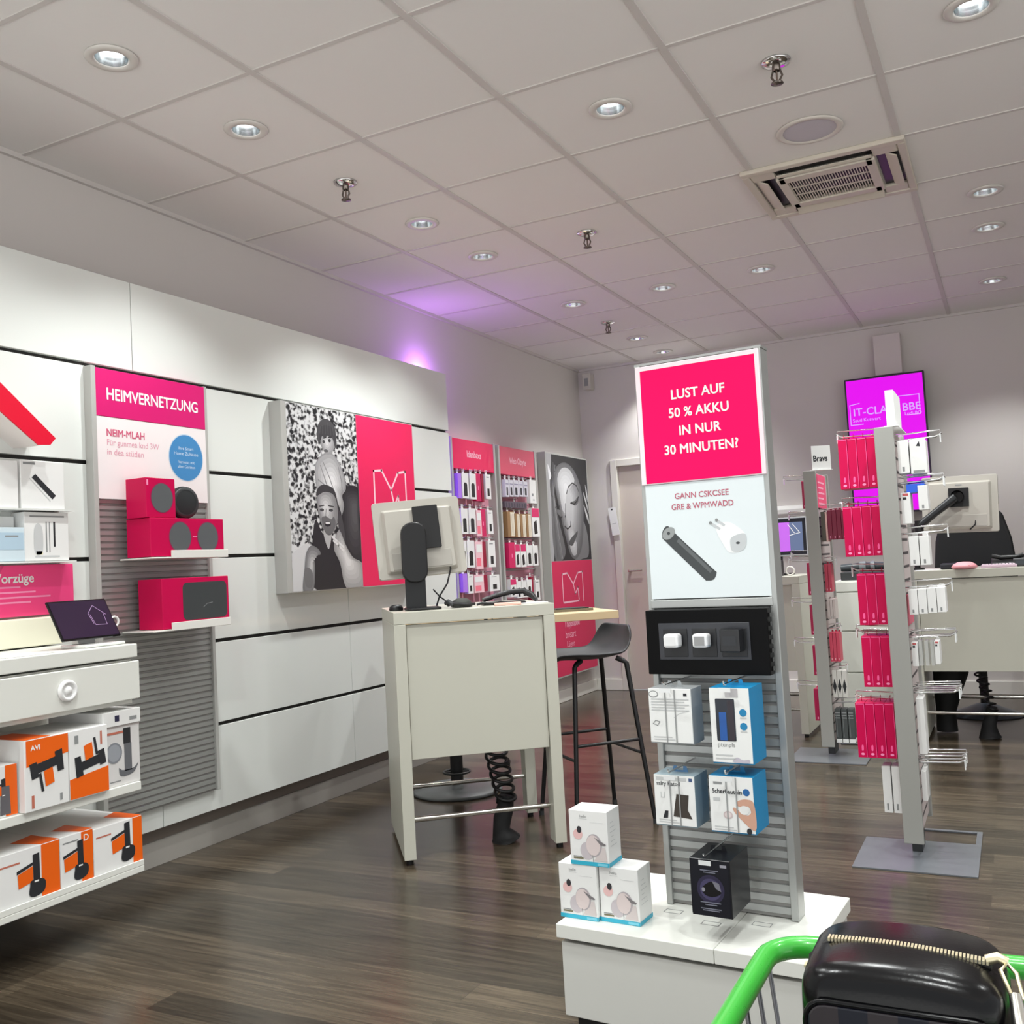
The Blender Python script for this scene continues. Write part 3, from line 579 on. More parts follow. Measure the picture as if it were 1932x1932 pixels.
for r in (('grey_win', 3.825, 3.885, 1.65, 1.779, .2, 'first small grey pack in the top row of the second bay'), ('grey_win', 3.89, 3.955, 1.655, 1.78, .2, 'second small grey pack in the top row of the second bay'),
          ('grey_win', 3.96, 4.045, 1.657, 1.782, .2, 'third small grey pack in the top row of the second bay'), ('grey_win', 4.05, 4.12, 1.661, 1.781, .2, 'fourth small grey pack in the top row of the second bay'),
          ('grey_win', 4.125, 4.20, 1.662, 1.78, .2, 'last small grey pack in the top row of the second bay'), ('white_tall', 4.23, 4.345, 1.617, 1.798, .2, 'tall white pack at the right end of the top row, second bay'),
          ('slab', 3.83, 4.20, 1.573, 1.620, .185, 'row of dark card edges below the small grey packs'),
          ('brown', 3.83, 3.945, 1.355, 1.543, .2, 'first brown box with pale striped side in the second bay'), ('brown', 3.95, 4.035, 1.352, 1.53, .2, 'second brown box with pale striped side in the second bay'),
          ('brown', 4.04, 4.135, 1.352, 1.529, .2, 'third brown box with pale striped side in the second bay'), ('brown', 4.14, 4.225, 1.352, 1.532, .2, 'last brown box with pale striped side in the second bay'),
          ('white_pinktop', 4.24, 4.375, 1.356, 1.58, .2, 'white pack with magenta top right of the brown boxes'),
          ('mag', 3.825, 3.925, 1.127, 1.314, .2, 'magenta pack at the left of the third row, second bay'), ('white_pinktop', 3.93, 4.01, 1.13, 1.30, .2, 'first white pack with magenta top in the third row, second bay'),
          ('white_pinktop', 4.02, 4.11, 1.127, 1.30, .2, 'second white pack with magenta top in the third row, second bay'), ('white_win', 4.12, 4.215, 1.137, 1.29, .2, 'third white pack in the third row, second bay, with dark window'),
          ('white_win', 4.225, 4.32, 1.134, 1.289, .2, 'last white pack with dark window in the third row, second bay'),
          ('white_pinktop', 3.825, 3.92, .913, 1.043, .2, 'white pack with pink top at the left of the bottom row, second bay'), ('white_win', 3.925, 4.0, .899, 1.024, .2, 'second pack with dark window in the bottom row, second bay'),
          ('white_win', 4.005, 4.09, .90, 1.02, .2, 'third pack with dark window in the bottom row, second bay'), ('white_win', 4.095, 4.18, .899, 1.029, .2, 'fourth pack with dark window in the bottom row, second bay'),
          ('red', 4.185, 4.23, .873, 1.048, .19, 'dark red pack in the bottom row of the second bay'), ('white_low', 4.235, 4.32, .869, 1.023, .2, 'last white pack at the right end of the bottom row, second bay')): hang(*r[:6], r[6], GC, B2)

# --- white counter with drawer and open shelves at the left edge
UX0, UX1, UY0, UY1 = .285, .75, -1.30, -.12
t = thing('shelf_counter', 'white counter with a drawer and open shelves at the left edge', 'counter', (UX0, UY1, 0), R90)
L = UY1 - UY0; D = UX1 - UX0
MB().box(-L, -D, .905, 0, 0, .95, WHITEM).build('worktop', t, bevel=.003)
MB().box(-L + .01, -D + .02, .75, -.012, -.01, .898, WHITEM).build('cabinet_body', t)
dr = MB().box(-L, -D - .002, .765, .004, -D + .018, .893, WHITEM).build('drawer', t, bevel=.003)
kn = MB(); kn.lathe([(.0005, .012), (.012, .011), (.014, .008), (.015, .004), (.020, .004), (.022, .010), (.030, .012), (.033, .008), (.034, 0)], mat('sensor_white', (236, 236, 234), .3), c=(-.284, -D - .003, .829), n=32, axis='y'); kn.build('round_sensor', dr)
MB().box(-L, -.03, .19, -.02, -.002, .90, WHITEM).build('back_panel', t)
s1 = MB(); s1.box(-L, -D, .458, -.002, -.03, .4865, WHITEM); s1.build('shelf', t, bevel=.002)
s1 = MB(); s1.box(-L, -D, .186, 0, -.002, .206, WHITEM); s1.box(-L, -D, .206, 0, -D + .004, .226, WHITEM); s1.build('shelf', t, bevel=.002)
MB().box(-L, -.10, 0, -.35, -.002, .19, BLACK).build('plinth', t)  # added black block where only shade lies, also props the counter
# boxes with tripods and mounts
def grip(m, x, z, s, y, col=DARKI, rot=0):
    def r(a, b2): c, d = math.cos(rot), math.sin(rot); return (x + s * (a * c - b2 * d), z + s * (a * d + b2 * c))
    m.pl([r(*p) for p in ((-.5, .16), (.5, .22), (.5, -.02), (-.5, -.10))], y, col); m.pl([r(*p) for p in ((.28, .34), (.52, .36), (.5, -.22), (.30, -.22))], y - .0003, col); m.pl([r(*p) for p in ((-.52, .22), (-.30, .24), (-.28, -.18), (-.5, -.2))], y - .0003, col)
    m.pl([r(*p) for p in ((-.12, -.08), (.16, -.04), (.16, -.46), (-.12, -.50))], y - .0006, ORANGE); m.pl([r(*p) for p in ((-.28, -.1), (-.2, -.1), (-.18, -.6), (-.26, -.6))], y - .0006, col)
def stickman(m, x, z, s, y, foot=True):
    m.pl([(x - .09 * s, z + .5 * s), (x + .09 * s, z + .52 * s), (x + .10 * s, z - .1 * s), (x - .08 * s, z - .1 * s)], y, DARKI)
    m.pl([(x - .52 * s, z + .22 * s), (x - .05 * s, z + .34 * s), (x - .05 * s, z + .27 * s), (x - .52 * s, z + .14 * s)], y - .0002, DARKI)
    m.pl([(x - .50 * s, z + .13 * s), (x - .09 * s, z + .24 * s), (x - .09 * s, z - .12 * s), (x - .48 * s, z - .2 * s)], y - .0004, ORANGE)
    if foot: m.blob([(x - .14 * s, z - .1 * s), (x + .1 * s, z - .1 * s), (x + .24 * s, z - .2 * s), (x + .2 * s, z - .42 * s), (x - .05 * s, z - .5 * s), (x - .2 * s, z - .42 * s), (x - .18 * s, z - .22 * s)], y - .0006, DARKI)
    m.rect(x - .06 * s, z - .16 * s, x + .06 * s, z - .12 * s, y - .0009, PAPER)
OT = P((190, 110, 90))
def top_ink(m, x0, x1, h, d=.13): m.poly([(x0, -.38, h + .0006), (x1, -.38, h + .0006), (x1, -.38 + d, h + .0006), (x0 - .03, -.38 + d * .8, h + .0006)], ORANGE)
def ob1(m, w, h, y): m.poly([(-w / 2, -.24, h + .0006), (w * .1, -.24, h + .0006), (w * .1, -.06, h + .0006), (-w / 2, -.06, h + .0006)], ORANGE); m.pl([(-w / 2 + .006, h * .62), (-w / 2 + .006, h - .003), (w / 2, h - .003), (w / 2, h * .72)], y, ORANGE); grip(m, .0, h * .57, .112, y - .0006, rot=.12); m.text('AVI', .022, -w * .36, h * .84, y - .0006, PAPER, bold=.02); m.rect(-w * .36, h * .04, -w * .30, h * .22, y, OT); m.rect(w * .28, h * .06, w * .34, h * .16, y, GREYI)
def ob2(m, w, h, y): m.pl([(-w / 2, .003), (-w / 2, h * .30), (w / 2, h * .38), (w / 2, .003)], y, ORANGE); grip(m, .004, h * .52, .112, y - .0006, rot=PI + .12); m.rect(-w * .36, h * .80, -w * .26, h * .92, y, GREYI); m.rect(w * .3, h * .72, w * .35, h * .92, y, OT)
def ob3(m, w, h, y):
    m.rect(-w * .5, h * .78, w * .5, h, y, P((188, 180, 178))); m.ell(-w * .22, h * .45, .032, .034, y - .0003, P((128, 132, 138)), n=32); m.ell(-w * .22, h * .45, .026, .028, y - .0006, P((150, 154, 160)), n=32)
    m.rect(w * .06, h * .18, w * .26, h * .55, y - .0006, P((100, 102, 106))); m.rect(w * .04, h * .55, w * .24, h * .76, y - .0009, DARKI); m.blob([(-w * .1, h * .24), (-w * .04, h * .12), (w * .3, h * .14), (w * .44, h * .26), (w * .3, h * .2), (0, h * .2)], y - .0006, P((100, 102, 106))); m.rect(-w * .42, h * .70, w * .1, h * .73, y - .0004, OT)
    m.rect(-w * .35, h * .06, -w * .05, h * .075, y, GREYI)
def ob4(m, w, h, y): m.rect(w * .26, 0.002, w * .5, h, y, ORANGE); stickman(m, w * .22, h * .5, .075, y - .0006, False); m.pl([(w * .14, h * .05), (w * .16, h * .6), (w * .34, h * .6), (w * .36, h * .05)], y - .0009, P((96, 94, 98)))
def ob5(m, w, h, y): m.rect(w * .22, .002, w * .5, h - .002, y, ORANGE); top_ink(m, w * .22, w * .5, h); stickman(m, w * .14, h * .50, .125, y - .0006); m.rect(-w * .45, h * .78, -w * .1, h * .81, y, OT); m.rect(-w * .35, h * .05, -w * .22, h * .07, y, GREYI)
def ob6(m, w, h, y): m.rect(w * .14, .002, w * .5, h - .002, y, ORANGE); top_ink(m, w * .14, w * .5, h); stickman(m, w * .10, h * .50, .120, y - .0006); m.text('D', .028, w * .2, h * .82, y - .0006, PAPER, bold=.02); m.rect(-w * .42, h * .86, w * .05, h * .885, y, GREYI)
def ob7(m, w, h, y): m.rect(w * .30, .002, w * .5, h - .002, y, ORANGE); top_ink(m, w * .30, w * .5, h); stickman(m, w * .18, h * .56, .125, y - .0006); m.rect(-w * .45, h * .80, -w * .15, h * .83, y, OT); m.rect(-w * .4, h * .06, -w * .25, h * .08, y, GREYI)
GO = 'orange and white gadget boxes on the counter shelves'
boxpic('gadget_box', 'white box with orange top corner, centre of the upper counter shelf', .152, .215, .24, (.522, -.489, .487), ob1, group=GO)
boxpic('gadget_box', 'white box with orange bottom, upper counter shelf left of the grey box', .146, .215, .24, (.522, -.337, .487), ob2, group=GO)
gbx = boxpic('gadget_box', 'grey white box with a round disc picture, right end of the upper shelf', .148, .245, .26, (.480, -.189, .487), ob3, P((214, 212, 210), .42), group=GO)
lid = MB(); lid.box(-.077, -.265, .198, .077, .002, .247, CARD); lid.rect(-.03, .213, -.012, .233, -.2656, P((40, 40, 70))); lid.rect(.03, .21, .06, .222, -.2656, GREYI); lid.build('lid', gbx, bevel=.002)
boxpic('gadget_box', 'low white and orange box cut by the left photo edge, upper shelf', .16, .150, .20, (.536, -.652, .487), ob4, group=GO)
boxpic('gadget_box', 'plain orange box behind the low box on the upper shelf', .15, .205, .18, (.345, -.655, .487), None, ORANGE, group=GO)
boxpic('gadget_box', 'wide white box with broad orange right side, left on the bottom shelf', .225, .172, .38, (.362, -.552, .207), ob5, group=GO)
boxpic('gadget_box', 'narrow white and orange box marked D in the middle of the bottom shelf', .120, .172, .38, (.362, -.3765, .207), ob6, group=GO)
boxpic('gadget_box', 'white box with orange right edge at the right end of the bottom shelf', .194, .165, .38, (.362, -.2165, .207), ob7, group=GO)
# tablet on the counter
t = thing('tablet', 'dark purple tablet with a house outline propped on the left counter', 'tablet', (.655, -.23, .951), R90)
TM = Matrix.Rotation(math.radians(-31), 4, 'X')
m = MB().box(-.117, -.004, 0, .117, .004, .152, BLACKG); o = m.build('tablet_body', t, (0, -.008, .026), (math.radians(-31), 0, 0), bevel=.003)
m = MB(); m.rect(-.111, .006, .111, .146, -.0046, mat('tablet_screen', (36, 18, 44), .15, emit=.25)); hp = P((150, 120, 160)); m.stroke([(.028, .055), (.022, .095), (.052, .125), (.090, .088)], .0022, -.0052, hp); m.stroke([(.028, .090), (.034, .050), (.080, .048), (.082, .092)], .0022, -.0052, hp); m.build('screen', o)
MB().box(-.06, -.05, 0, .10, .075, .010, WHITE).prism([(.035, .01), (.062, .075), (.072, .01)], -.02, .05, WHITE, 'x').build('stand', t, bevel=.003)
m = MB(); m.tube(arc((.123, .075), .017, 0, 2 * PI, 18, 'xz', -.0)[:-1], .004, mat('tag_white', (226, 222, 220), .3), 8, closed=True); m.build('security_loop', t, (0, .028, 0))
tag(MB().box(-.10, -.06, 0, .10, .06, .0015, PAPER).build('paper_sheet', loc=(.66, -.50, .9505), rot=(0, 0, R90 + .1)), 'white paper sheet lying on the left counter', 'paper')
# ------------------------------------------------------------------ service counters
def counter(label, loc, rz, w=.655, d=.60, full_right=True):
    t = thing('service_counter', label, 'counter', loc, rz, 'white service counters'); h, k = .985, .047
    MB().box(0, 0, h - .048, w, d, h, COUNTERM).build('worktop', t, bevel=.002)
    MB().box(0, 0, .022, k, d, h - .0485, COUNTERM).build('leg', t, bevel=.002)
    if full_right: MB().box(w - k, 0, .022, w, d, h - .0485, COUNTERM).build('leg', t, bevel=.002)
    else:
        MB().box(w - k, 0, .022, w, .09, h - .0485, COUNTERM).build('leg', t, bevel=.002); MB().box(w - k, d - .09, .022, w, d, h - .0485, COUNTERM).build('leg', t, bevel=.002)
    MB().box(k + .002, .012, .405, w - k - .002, .03, h - .052, COUNTERM).build('front_panel', t, bevel=.0015)
    for y in (.07, d - .06):
        r = MB(); z = .160 if y < .3 else .185; r.cyl((k, y, z), (w - k, y, z), .0095, STEEL, 16); r.cyl((k + .002, y, z), (k + .09, y, z), .0115, STEEL, 16); r.build('foot_rail', t)
    for x in (k / 2, w - k / 2):
        for y in (.035, d - .035): MB().cyl((x, y, 0), (x, y, .024), .014, BLACK, 14).build('foot', t)
    return t
CA = math.radians(39.2)
C1 = counter('nearest white service counter holding the monitor, stool behind it', (1.244, .701, 0), CA, full_right=False)
def at1(a, v, z=.9855): return (1.244 + a * math.cos(CA) - v * math.sin(CA), .701 + a * math.sin(CA) + v * math.cos(CA), z)

MONW = mat('monitor_case', (176, 172, 163), .4)
def rrect(x0, z0, x1, z1, r, n=4):
    out = []
    for cx, cz, a0 in ((x1 - r, z1 - r, 0), (x0 + r, z1 - r, PI / 2), (x0 + r, z0 + r, PI), (x1 - r, z0 + r, 1.5 * PI)):
        out += [(cx + r * math.cos(a0 + PI / 2 * i / n), cz + r * math.sin(a0 + PI / 2 * i / n)) for i in range(n + 1)]
    return out
def monitor_back(parent, w, h, loc, rx, rz=0, ry=0):
    o = MB(); o.prism(rrect(-w / 2, -h / 2, w / 2, h / 2, .012), 0, .022, MONW)
    i0, i1 = .035, .016
    a, b2 = rrect(-w / 2 + i0, -h / 2 + i1, w / 2 - i0, h / 2 - i0, .01), rrect(-w / 2 + i0 + .012, -h / 2 + i1 + .01, w / 2 - i0 - .012, h / 2 - i0 - .012, .008)
    n = len(a); vs = [(x, 0, z) for x, z in a] + [(x, -.022, z) for x, z in b2]
    o.add(vs, [(k, (k + 1) % n, n + (k + 1) % n, n + k) for k in range(n)] + [list(range(n, 2 * n))], MONW)
    o.prism(rrect(-w / 2 + .06, -h / 2 + .03, w / 2 - .06, -h / 2 + .10, .004), -.024, -.021, mat('monitor_case_recess', (164, 160, 152), .5))
    o = o.build('monitor_back', parent, loc, (rx, ry, rz), bevel=.0015)
    m = MB(); m.rect(-.018, h / 2 - .062, .018, h / 2 - .054, -.0228, GREYI); m.build('emblem', o)
    s = MB(); s.pl([(w / 2 - .012, -h / 2 + .012), (-w / 2 + .012, -h / 2 + .012), (-w / 2 + .012, h / 2 - .012), (w / 2 - .012, h / 2 - .012)], .0226, mat('screen_off_blue', (60, 90, 130), .15, emit=.8)); s.build('screen', o)
    return o
t = thing('monitor', 'beige monitor seen from behind on a black column, on the nearest counter', 'monitor', at1(.105, .085), CA)
mo = monitor_back(t, .365, .325, (.033, .090, .298), math.radians(-10), 0, math.radians(-3.2))
MB().prism(rrect(-.02, -.055, .085, .125, .004), -.034, -.0225, BLACK).build('mount_plate', mo)
c = MB(); c.prism(rrect(-.052, .112, .052, .358, .045), .0, .036, BLACK); c.build('upper_column', t, (0, -.005, 0), bevel=.006)
MB().box(-.041, .006, .006, .041, .034, .15, mat('black_column', (22, 23, 26), .5)).build('lower_column', t, bevel=.004)
MB().prism(rrect(-.044, -.03, .10, .12, .03), 0, .010, BLACK, 'z').build('base', t, bevel=.003)
c = MB(); c.tube([(.150, .065, .205), (.152, .05, .16), (.135, .05, .10), (.10, .05, .05), (.088, .06, .012)], .0035, BLACK, 8); c.tube([(.075, .05, .08), (.10, .045, .05), (.125, .05, .03), (.14, .06, .008)], .003, BLACK, 8); c.build('cable', t)
t = thing('headset', 'black headset and cables lying right of the monitor column', 'headset', at1(.275, .13), CA)
h = MB(); h.lathe([(.0005, .036), (.022, .034), (.036, .025), (.043, .012), (.044, 0)], mat('dark_felt', (62, 64, 60), .7), n=28); h.build('ear_cushion', t, (0.02, 0, .002))
h = MB(); h.tube([(-.04, -.02, .012), (-.02, -.045, .018), (.03, -.05, .012), (.07, -.03, .012)], .006, BLACK, 8); h.build('headband', t)
h = MB(); h.tube([(-.045, -.01, .02), (-.04, -.03, .028), (-.02, -.04, .012)], .010, DGREY, 10); h.build('microphone', t)
t = thing('desk_phone', 'black desk phone handset with cable on the nearest counter', 'telephone', at1(.458, .16), CA)
p = MB(); p.box(-.07, -.03, 0, .11, .05, .012, BLACK); p.build('base', t, bevel=.004)
p = MB(); p.tube([(-.07, -.01, .022), (-.02, .0, .036), (.05, .0, .050), (.105, -.01, .052), (.135, -.03, .034), (.152, -.045, .010)], [.010, .010, .011, .012, .014, .008], BLACK, 10); p.build('handset', t)
p = MB(); p.tube([(-.10, -.03, .006), (-.08, -.035, .012), (-.04, -.05, .008), (.0, -.045, .013), (.04, -.055, .006), (.09, -.04, .005)], .005, BLACK, 8); p.build('cable', t)
tag(MB().box(-.055, -.035, 0, .055, .035, .010, P((232, 184, 170), .5)).build('notepad', loc=at1(.475, .06), rot=(0, 0, CA - .2), bevel=.002), 'pink notepad in front of the desk phone', 'notepad')
tag(MB().box(-.09, -.05, 0, .09, .05, .003, PAPER).build('paper_sheet', loc=at1(.555, .12), rot=(0, 0, CA + .2)), 'white paper at the right end of the nearest counter', 'paper')
t = tag(MB().lathe([(.0005, .026), (.014, .025), (.026, .018), (.030, .008), (.028, 0)], BLACK, n=24).build('computer_mouse', loc=at1(.029, .18), rot=(0, 0, CA)), 'black computer mouse left of the monitor column', 'mouse')
# curly cable below the counter
t = thing('spiral_cable', 'black spiral cable with a fabric boot hanging below the nearest counter', 'cable', at1(.435, .20, 0), CA)
hx = []; NT = 10.5
for i in range(0, 260):
    s = i / 259; a = s * NT * 2 * PI; z = .93 - .0 - (.93 - .17) * s if False else .56 - .40 * s
    rr = .050 - .010 * s; hx.append((-.05 + .07 * s + rr * math.cos(a), rr * math.sin(a), z + .016 * math.sin(a)))
MB().tube(hx, .0072, BLACK, 8).build('coil', t)
MB().tube([(-.03, 0, .935), (-.03, 0, .56)], .008, BLACK, 8).build('upper_cable', t)
MB().tube([(.02, 0, .185), (.012, 0, .14), (-.004, 0, .09), (-.01, 0, .05), (.0, 0, .02), (.005, .0, .002)], [.030, .036, .038, .036, .052, .066], mat('black_fabric', (14, 14, 16), .75), 16).build('boot', t)
t = thing('hanging_plug', 'dark arrow shaped plug hanging below the nearest counter', 'plug', at1(.50, .40, 0), CA)
p = MB(); p.tube([(-.03, 0, .935), (-.02, 0, .36), (.0, 0, .29)], .003, GREYI, 6); p.build('cord', t); p = MB(); p.tube([(0, 0, .295), (.004, 0, .285), (.012, 0, .242)], [.008, .015, .002], BLACK, 8); p.build('plug_tip', t)

# ------------------------------------------------------------------ wood topped table behind the counter, on a pedestal
t = thing('pedestal_table', 'low wood topped table on a black pedestal behind the nearest counter', 'table', (.80, 1.86, 0), CA)
def lt(X, Y): dx, dy = X - .80, Y - 1.86; return (dx * math.cos(CA) + dy * math.sin(CA), -dx * math.sin(CA) + dy * math.cos(CA))
cx, cy = lt(1.705, 1.955)
MB().box(cx - 1.06, cy, .862, cx, cy + .62, .90, WOOD).build('tabletop', t, bevel=.002)
MB().cyl((0, 0, .03), (0, 0, .862), .033, BLACK, 24).build('column', t)
MB().lathe([(.0, .004), (.225, .0), (.232, .008), (.222, .018), (.12, .026), (.05, .040), (.034, .042)], mat('base_grey', (92, 96, 96), .4), n=48).build('base', t)
r = MB(); r.tube(arc((0, 0), .068, 0, 2 * PI, 30, 'xy', .10)[:-1], .006, BLACK, 8, closed=True); r.tube([(-.068, 0, .10), (.068, 0, .10)], .005, BLACK, 8); r.build('cable_ring', t)
tag(MB().box(-.10, -.07, 0, .10, .07, .012, P((120, 112, 92), .5)).box(-.09, -.06, .012, .08, .05, .016, BLACK).build('folder', loc=(1.42, 2.02, .9005), rot=(0, 0, CA)), 'dark folder lying on the wood topped table', 'folder')

# ------------------------------------------------------------------ bar stool
t = thing('bar_stool', 'black shell bar stool with four thin legs beside the nearest counter', 'stool', (1.70, 1.555, 0), math.radians(47.5))
SHELL = mat('stool_shell', (44, 45, 47), .55)
prof = [(-.205, .712, .150), (-.19, .722, .185), (-.13, .722, .200), (-.05, .714, .205), (.04, .716, .205), (.11, .736, .200), (.158, .778, .188), (.182, .822, .168), (.192, .852, .120)]
m = MB(); NS = 9; vs = []
for x, z, hw in prof:
    for j in range(NS):
        s = -1 + 2 * j / (NS - 1); up_ = .030 * s * s * (1 if x < .1 else .3); fwd = -.05 * s * s * max(0, (x - .06) / .13)
        vs.append((x + fwd, hw * s, z + up_))
m.add(vs, [(i * NS + j, i * NS + j + 1, (i + 1) * NS + j + 1, (i + 1) * NS + j) for i in range(len(prof) - 1) for j in range(NS - 1)], SHELL, True)
m.build('seat', t, solid=.014, subsurf=2)
lg = []
for sx, sy in ((-1, -1), (-1, 1), (1, -1), (1, 1)):
    top, bot = (sx * .125, sy * .13, .690), (sx * .186, sy * .200, .004)
    MB().tube([(sx * .085, sy * .11, .716), (sx * .112, sy * .122, .702), top, bot], [.012, .012, .011, .0095], BLACK, 12).build('leg', t); lg.append((top, bot))
    MB().cyl((bot[0], bot[1], 0), (bot[0], bot[1], .02), .012, DGREY, 12).build('foot_cap', t)
def on(k, z): a, b2 = lg[k]; s = (a[2] - z) / (a[2] - b2[2]); return tuple(a[i] + (b2[i] - a[i]) * s for i in (0, 1)) + (z,)
for a, b2, z in ((0, 1, .30), (2, 3, .30), (0, 2, .36), (1, 3, .36)): MB().tube([on(a, z), on(b2, z)], .007, BLACK, 8).build('stretcher', t)
# white notice hanging by the door
tag(MB().box(-.035, -.002, 0, .035, .002, .245, PAPER).rect(-.008, .222, .008, .236, -.0026, DARKI).rect(-.02, .10, .02, .106, -.0026, LGREYI).build('door_tag', loc=(.345, 5.515, 1.36), rot=(0, -.12, 0)), 'long white paper tag hanging at the left of the door frame', 'tag')

# ------------------------------------------------------------------ centre stand: white plinth with the LUST AUF pylon
SA = math.radians(-3.75)
def st(x, y, z): return (2.595 + x * math.cos(SA) - y * math.sin(SA), -.127 + x * math.sin(SA) + y * math.cos(SA), z)
t = thing('display_plinth', 'white two drawer plinth carrying the tall pink display', 'plinth', st(0, 0, 0), SA)
MB().box(-.196, -.226, .247, .199, .208, .280, WHITEM).build('top_plate', t, bevel=.002); MB().box(.2005, -.226, .247, .40, .208, .280, WHITEM).build('top_plate', t, bevel=.002)
MB().box(-.188, -.216, .062, .392, .20, .236, mat('plinth_laminate_shaded', (208, 208, 202), .4)).build('body', t, bevel=.002); MB().box(-.180, -.200, .236, .385, .19, .247, BLACK).build('gap_strip', t)  # body colour greyed to imitate its grazing light; top keeps the plain white
MB().box(-.165, -.195, 0, .37, .18, .062, BLACK).build('kick_base', t)
for (x, y) in ((.035, -.045), (.145, -.085), (.255, -.045)):
    m = MB(); m2 = []; 
    for a in ((-.022, -.012, .022, -.0105), (-.022, .0105, .022, .012), (-.022, -.012, -.0205, .012), (.0205, -.012, .022, .012)): m.box(x + a[0], y + a[1], .2802, x + a[2], y + a[3], .2806, GREYI)
    m.build('inlay_square', t)
t = thing('display_pylon', 'tall aluminium display with pink LUST AUF 50 % AKKU sign', 'display', st(0, 0, .2805), SA)
z0 = .2805
MB().box(0, -.002, 0, .016, .055, 1.36, ALU).build('side_rail', t, bevel=.002); MB().box(.312, -.002, 0, .330, .055, 1.36, ALU).build('side_rail', t, bevel=.002)
MB().box(-.001, .0, 1.36, .331, .055, 1.366, ALU).build('top_cap', t)
MB().box(.016, .02, 0, .312, .05, 1.358, mat('pylon_core', (150, 150, 148), .5)).build('core', t)
LB = mat('lightbox_edge', (244, 226, 232), .4)
sg = MB(); sg.box(.004, -.008, 1.052, .326, .019, 1.357, LB); sg.build('header_frame', t, bevel=.002)
sg = MB(); sg.rect(.018, 1.055, .316, 1.345, -.0086, mat('backlit_magenta', (230, 2, 90), .4, emit=.2, spec=.15)); hd = sg.build('header_sign', t)
m = MB()
for k, s in enumerate(('LUST AUF', '50 % AKKU', 'IN NUR', '30 MINUTEN?')): m.text(s, .0335, .168, 1.2625 - k * .0462, -.0094, PAPER, 'CENTER', .022, .96)
m.build('lettering', hd)
pp = MB(); pp.box(.012, -.004, .762, .318, .019, 1.051, mat('backlit_paper', (212, 220, 222), .35, emit=.12)); pp = pp.build('picture_panel', t)
m = MB(); y = -.0046
IK = P((186, 96, 116)); m.text('GANN CSKCSEE', .0205, .160, 1.011, y, IK, 'CENTER', .014, .95); m.text('GRE & WPMWADD', .0205, .160, .984, y, IK, 'CENTER', .014, .92); m.build('lettering', pp)
m = MB(); BK = P((62, 66, 68), .4)
m.blob([(.068, .944), (.092, .918), (.178, .832), (.186, .822), (.178, .806), (.160, .804), (.150, .812), (.062, .902), (.050, .918), (.054, .936)], y, BK); m.pl([(.094, .912), (.176, .828), (.170, .822), (.088, .904)], y - .0003, P((96, 100, 102), .4))
m.ell(.068, .926, .019, .0135, y - .0004, P((150, 154, 154), .4), math.radians(38)); m.ell(.068, .926, .004, .004, y - .0007, BK)
WA, WB = P((238, 240, 240), .4), P((196, 200, 202), .4)
m.blob([(.194, .938), (.226, .944), (.262, .916), (.264, .888), (.252, .872), (.222, .870), (.206, .894), (.196, .914)], y, WA); m.blob([(.230, .906), (.262, .914), (.266, .892), (.256, .874), (.232, .872), (.226, .886)], y - .0004, WB); m.ell(.245, .892, .005, .003, y - .0007, BK)
m.stroke([(.200, .930), (.180, .944)], .006, y - .0003, WB); m.stroke([(.212, .938), (.196, .950)], .006, y - .0003, WB); m.ell(.179, .945, .004, .004, y - .0006, GREYI); m.ell(.195, .951, .004, .004, y - .0006, GREYI)
m.build('product_picture', pp)
MB().box(.008, -.006, .738, .320, .019, .759, ALU).build('cross_bar', t, bevel=.002)
slats(.016, .312, .002, .737, .0262, .008).build('slat_panel', t)
# charger demo board
b = thing('charger_board', 'black display board with three plugged in chargers', 'display board', st(.008, -.045, .858), SA)
MB().box(0, 0, 0, .308, .037, .158, mat('board_black', (3, 3, 4), .35, spec=.12)).build('board', b, bevel=.002)
MB().box(.034, -.003, .036, .265, .001, .126, mat('board_frame', (46, 48, 54), .35)).build('socket_frame', b, bevel=.0015)
for k in range(3):
    x = .047 + k * .074; m = MB(); m.box(x, -.005, .044, x + .062, -.0025, .112, mat('socket_plate', (26, 27, 30), .4)); m.build('socket_plate', b, bevel=.001)
for k in range(7): MB().box(.308, .012, .010 + k * .021, .311, .03, .020 + k * .021, BLACKG).build('side_clip', b)
CH = mat('charger_white', (238, 238, 238), .3)
for k, (mm, lb) in enumerate(((CH, 'left white charger plugged into the black board'), (CH, 'middle white charger with a grey face on the black board'), (mat('charger_black', (28, 29, 32), .35), 'black charger plugged into the right socket of the board'))):
    c = thing('charger', lb, 'charger', st(.086 + k * .074, -.0505, .943), SA, 'chargers on the black board'); w = .019 if k < 2 else .024
    MB().box(-w, -.034, -.017 if k < 2 else -.027, w, 0, .017 if k < 2 else .027, mm).build('plug_body', c, bevel=.007 if k < 2 else .003, seg=3)
    m = MB(); m.rect(-w * .68, -.011, w * .68, .011, -.0346, [P((226, 226, 226)), P((150, 150, 150)), P((44, 46, 50))][k]); m.build('face', c)
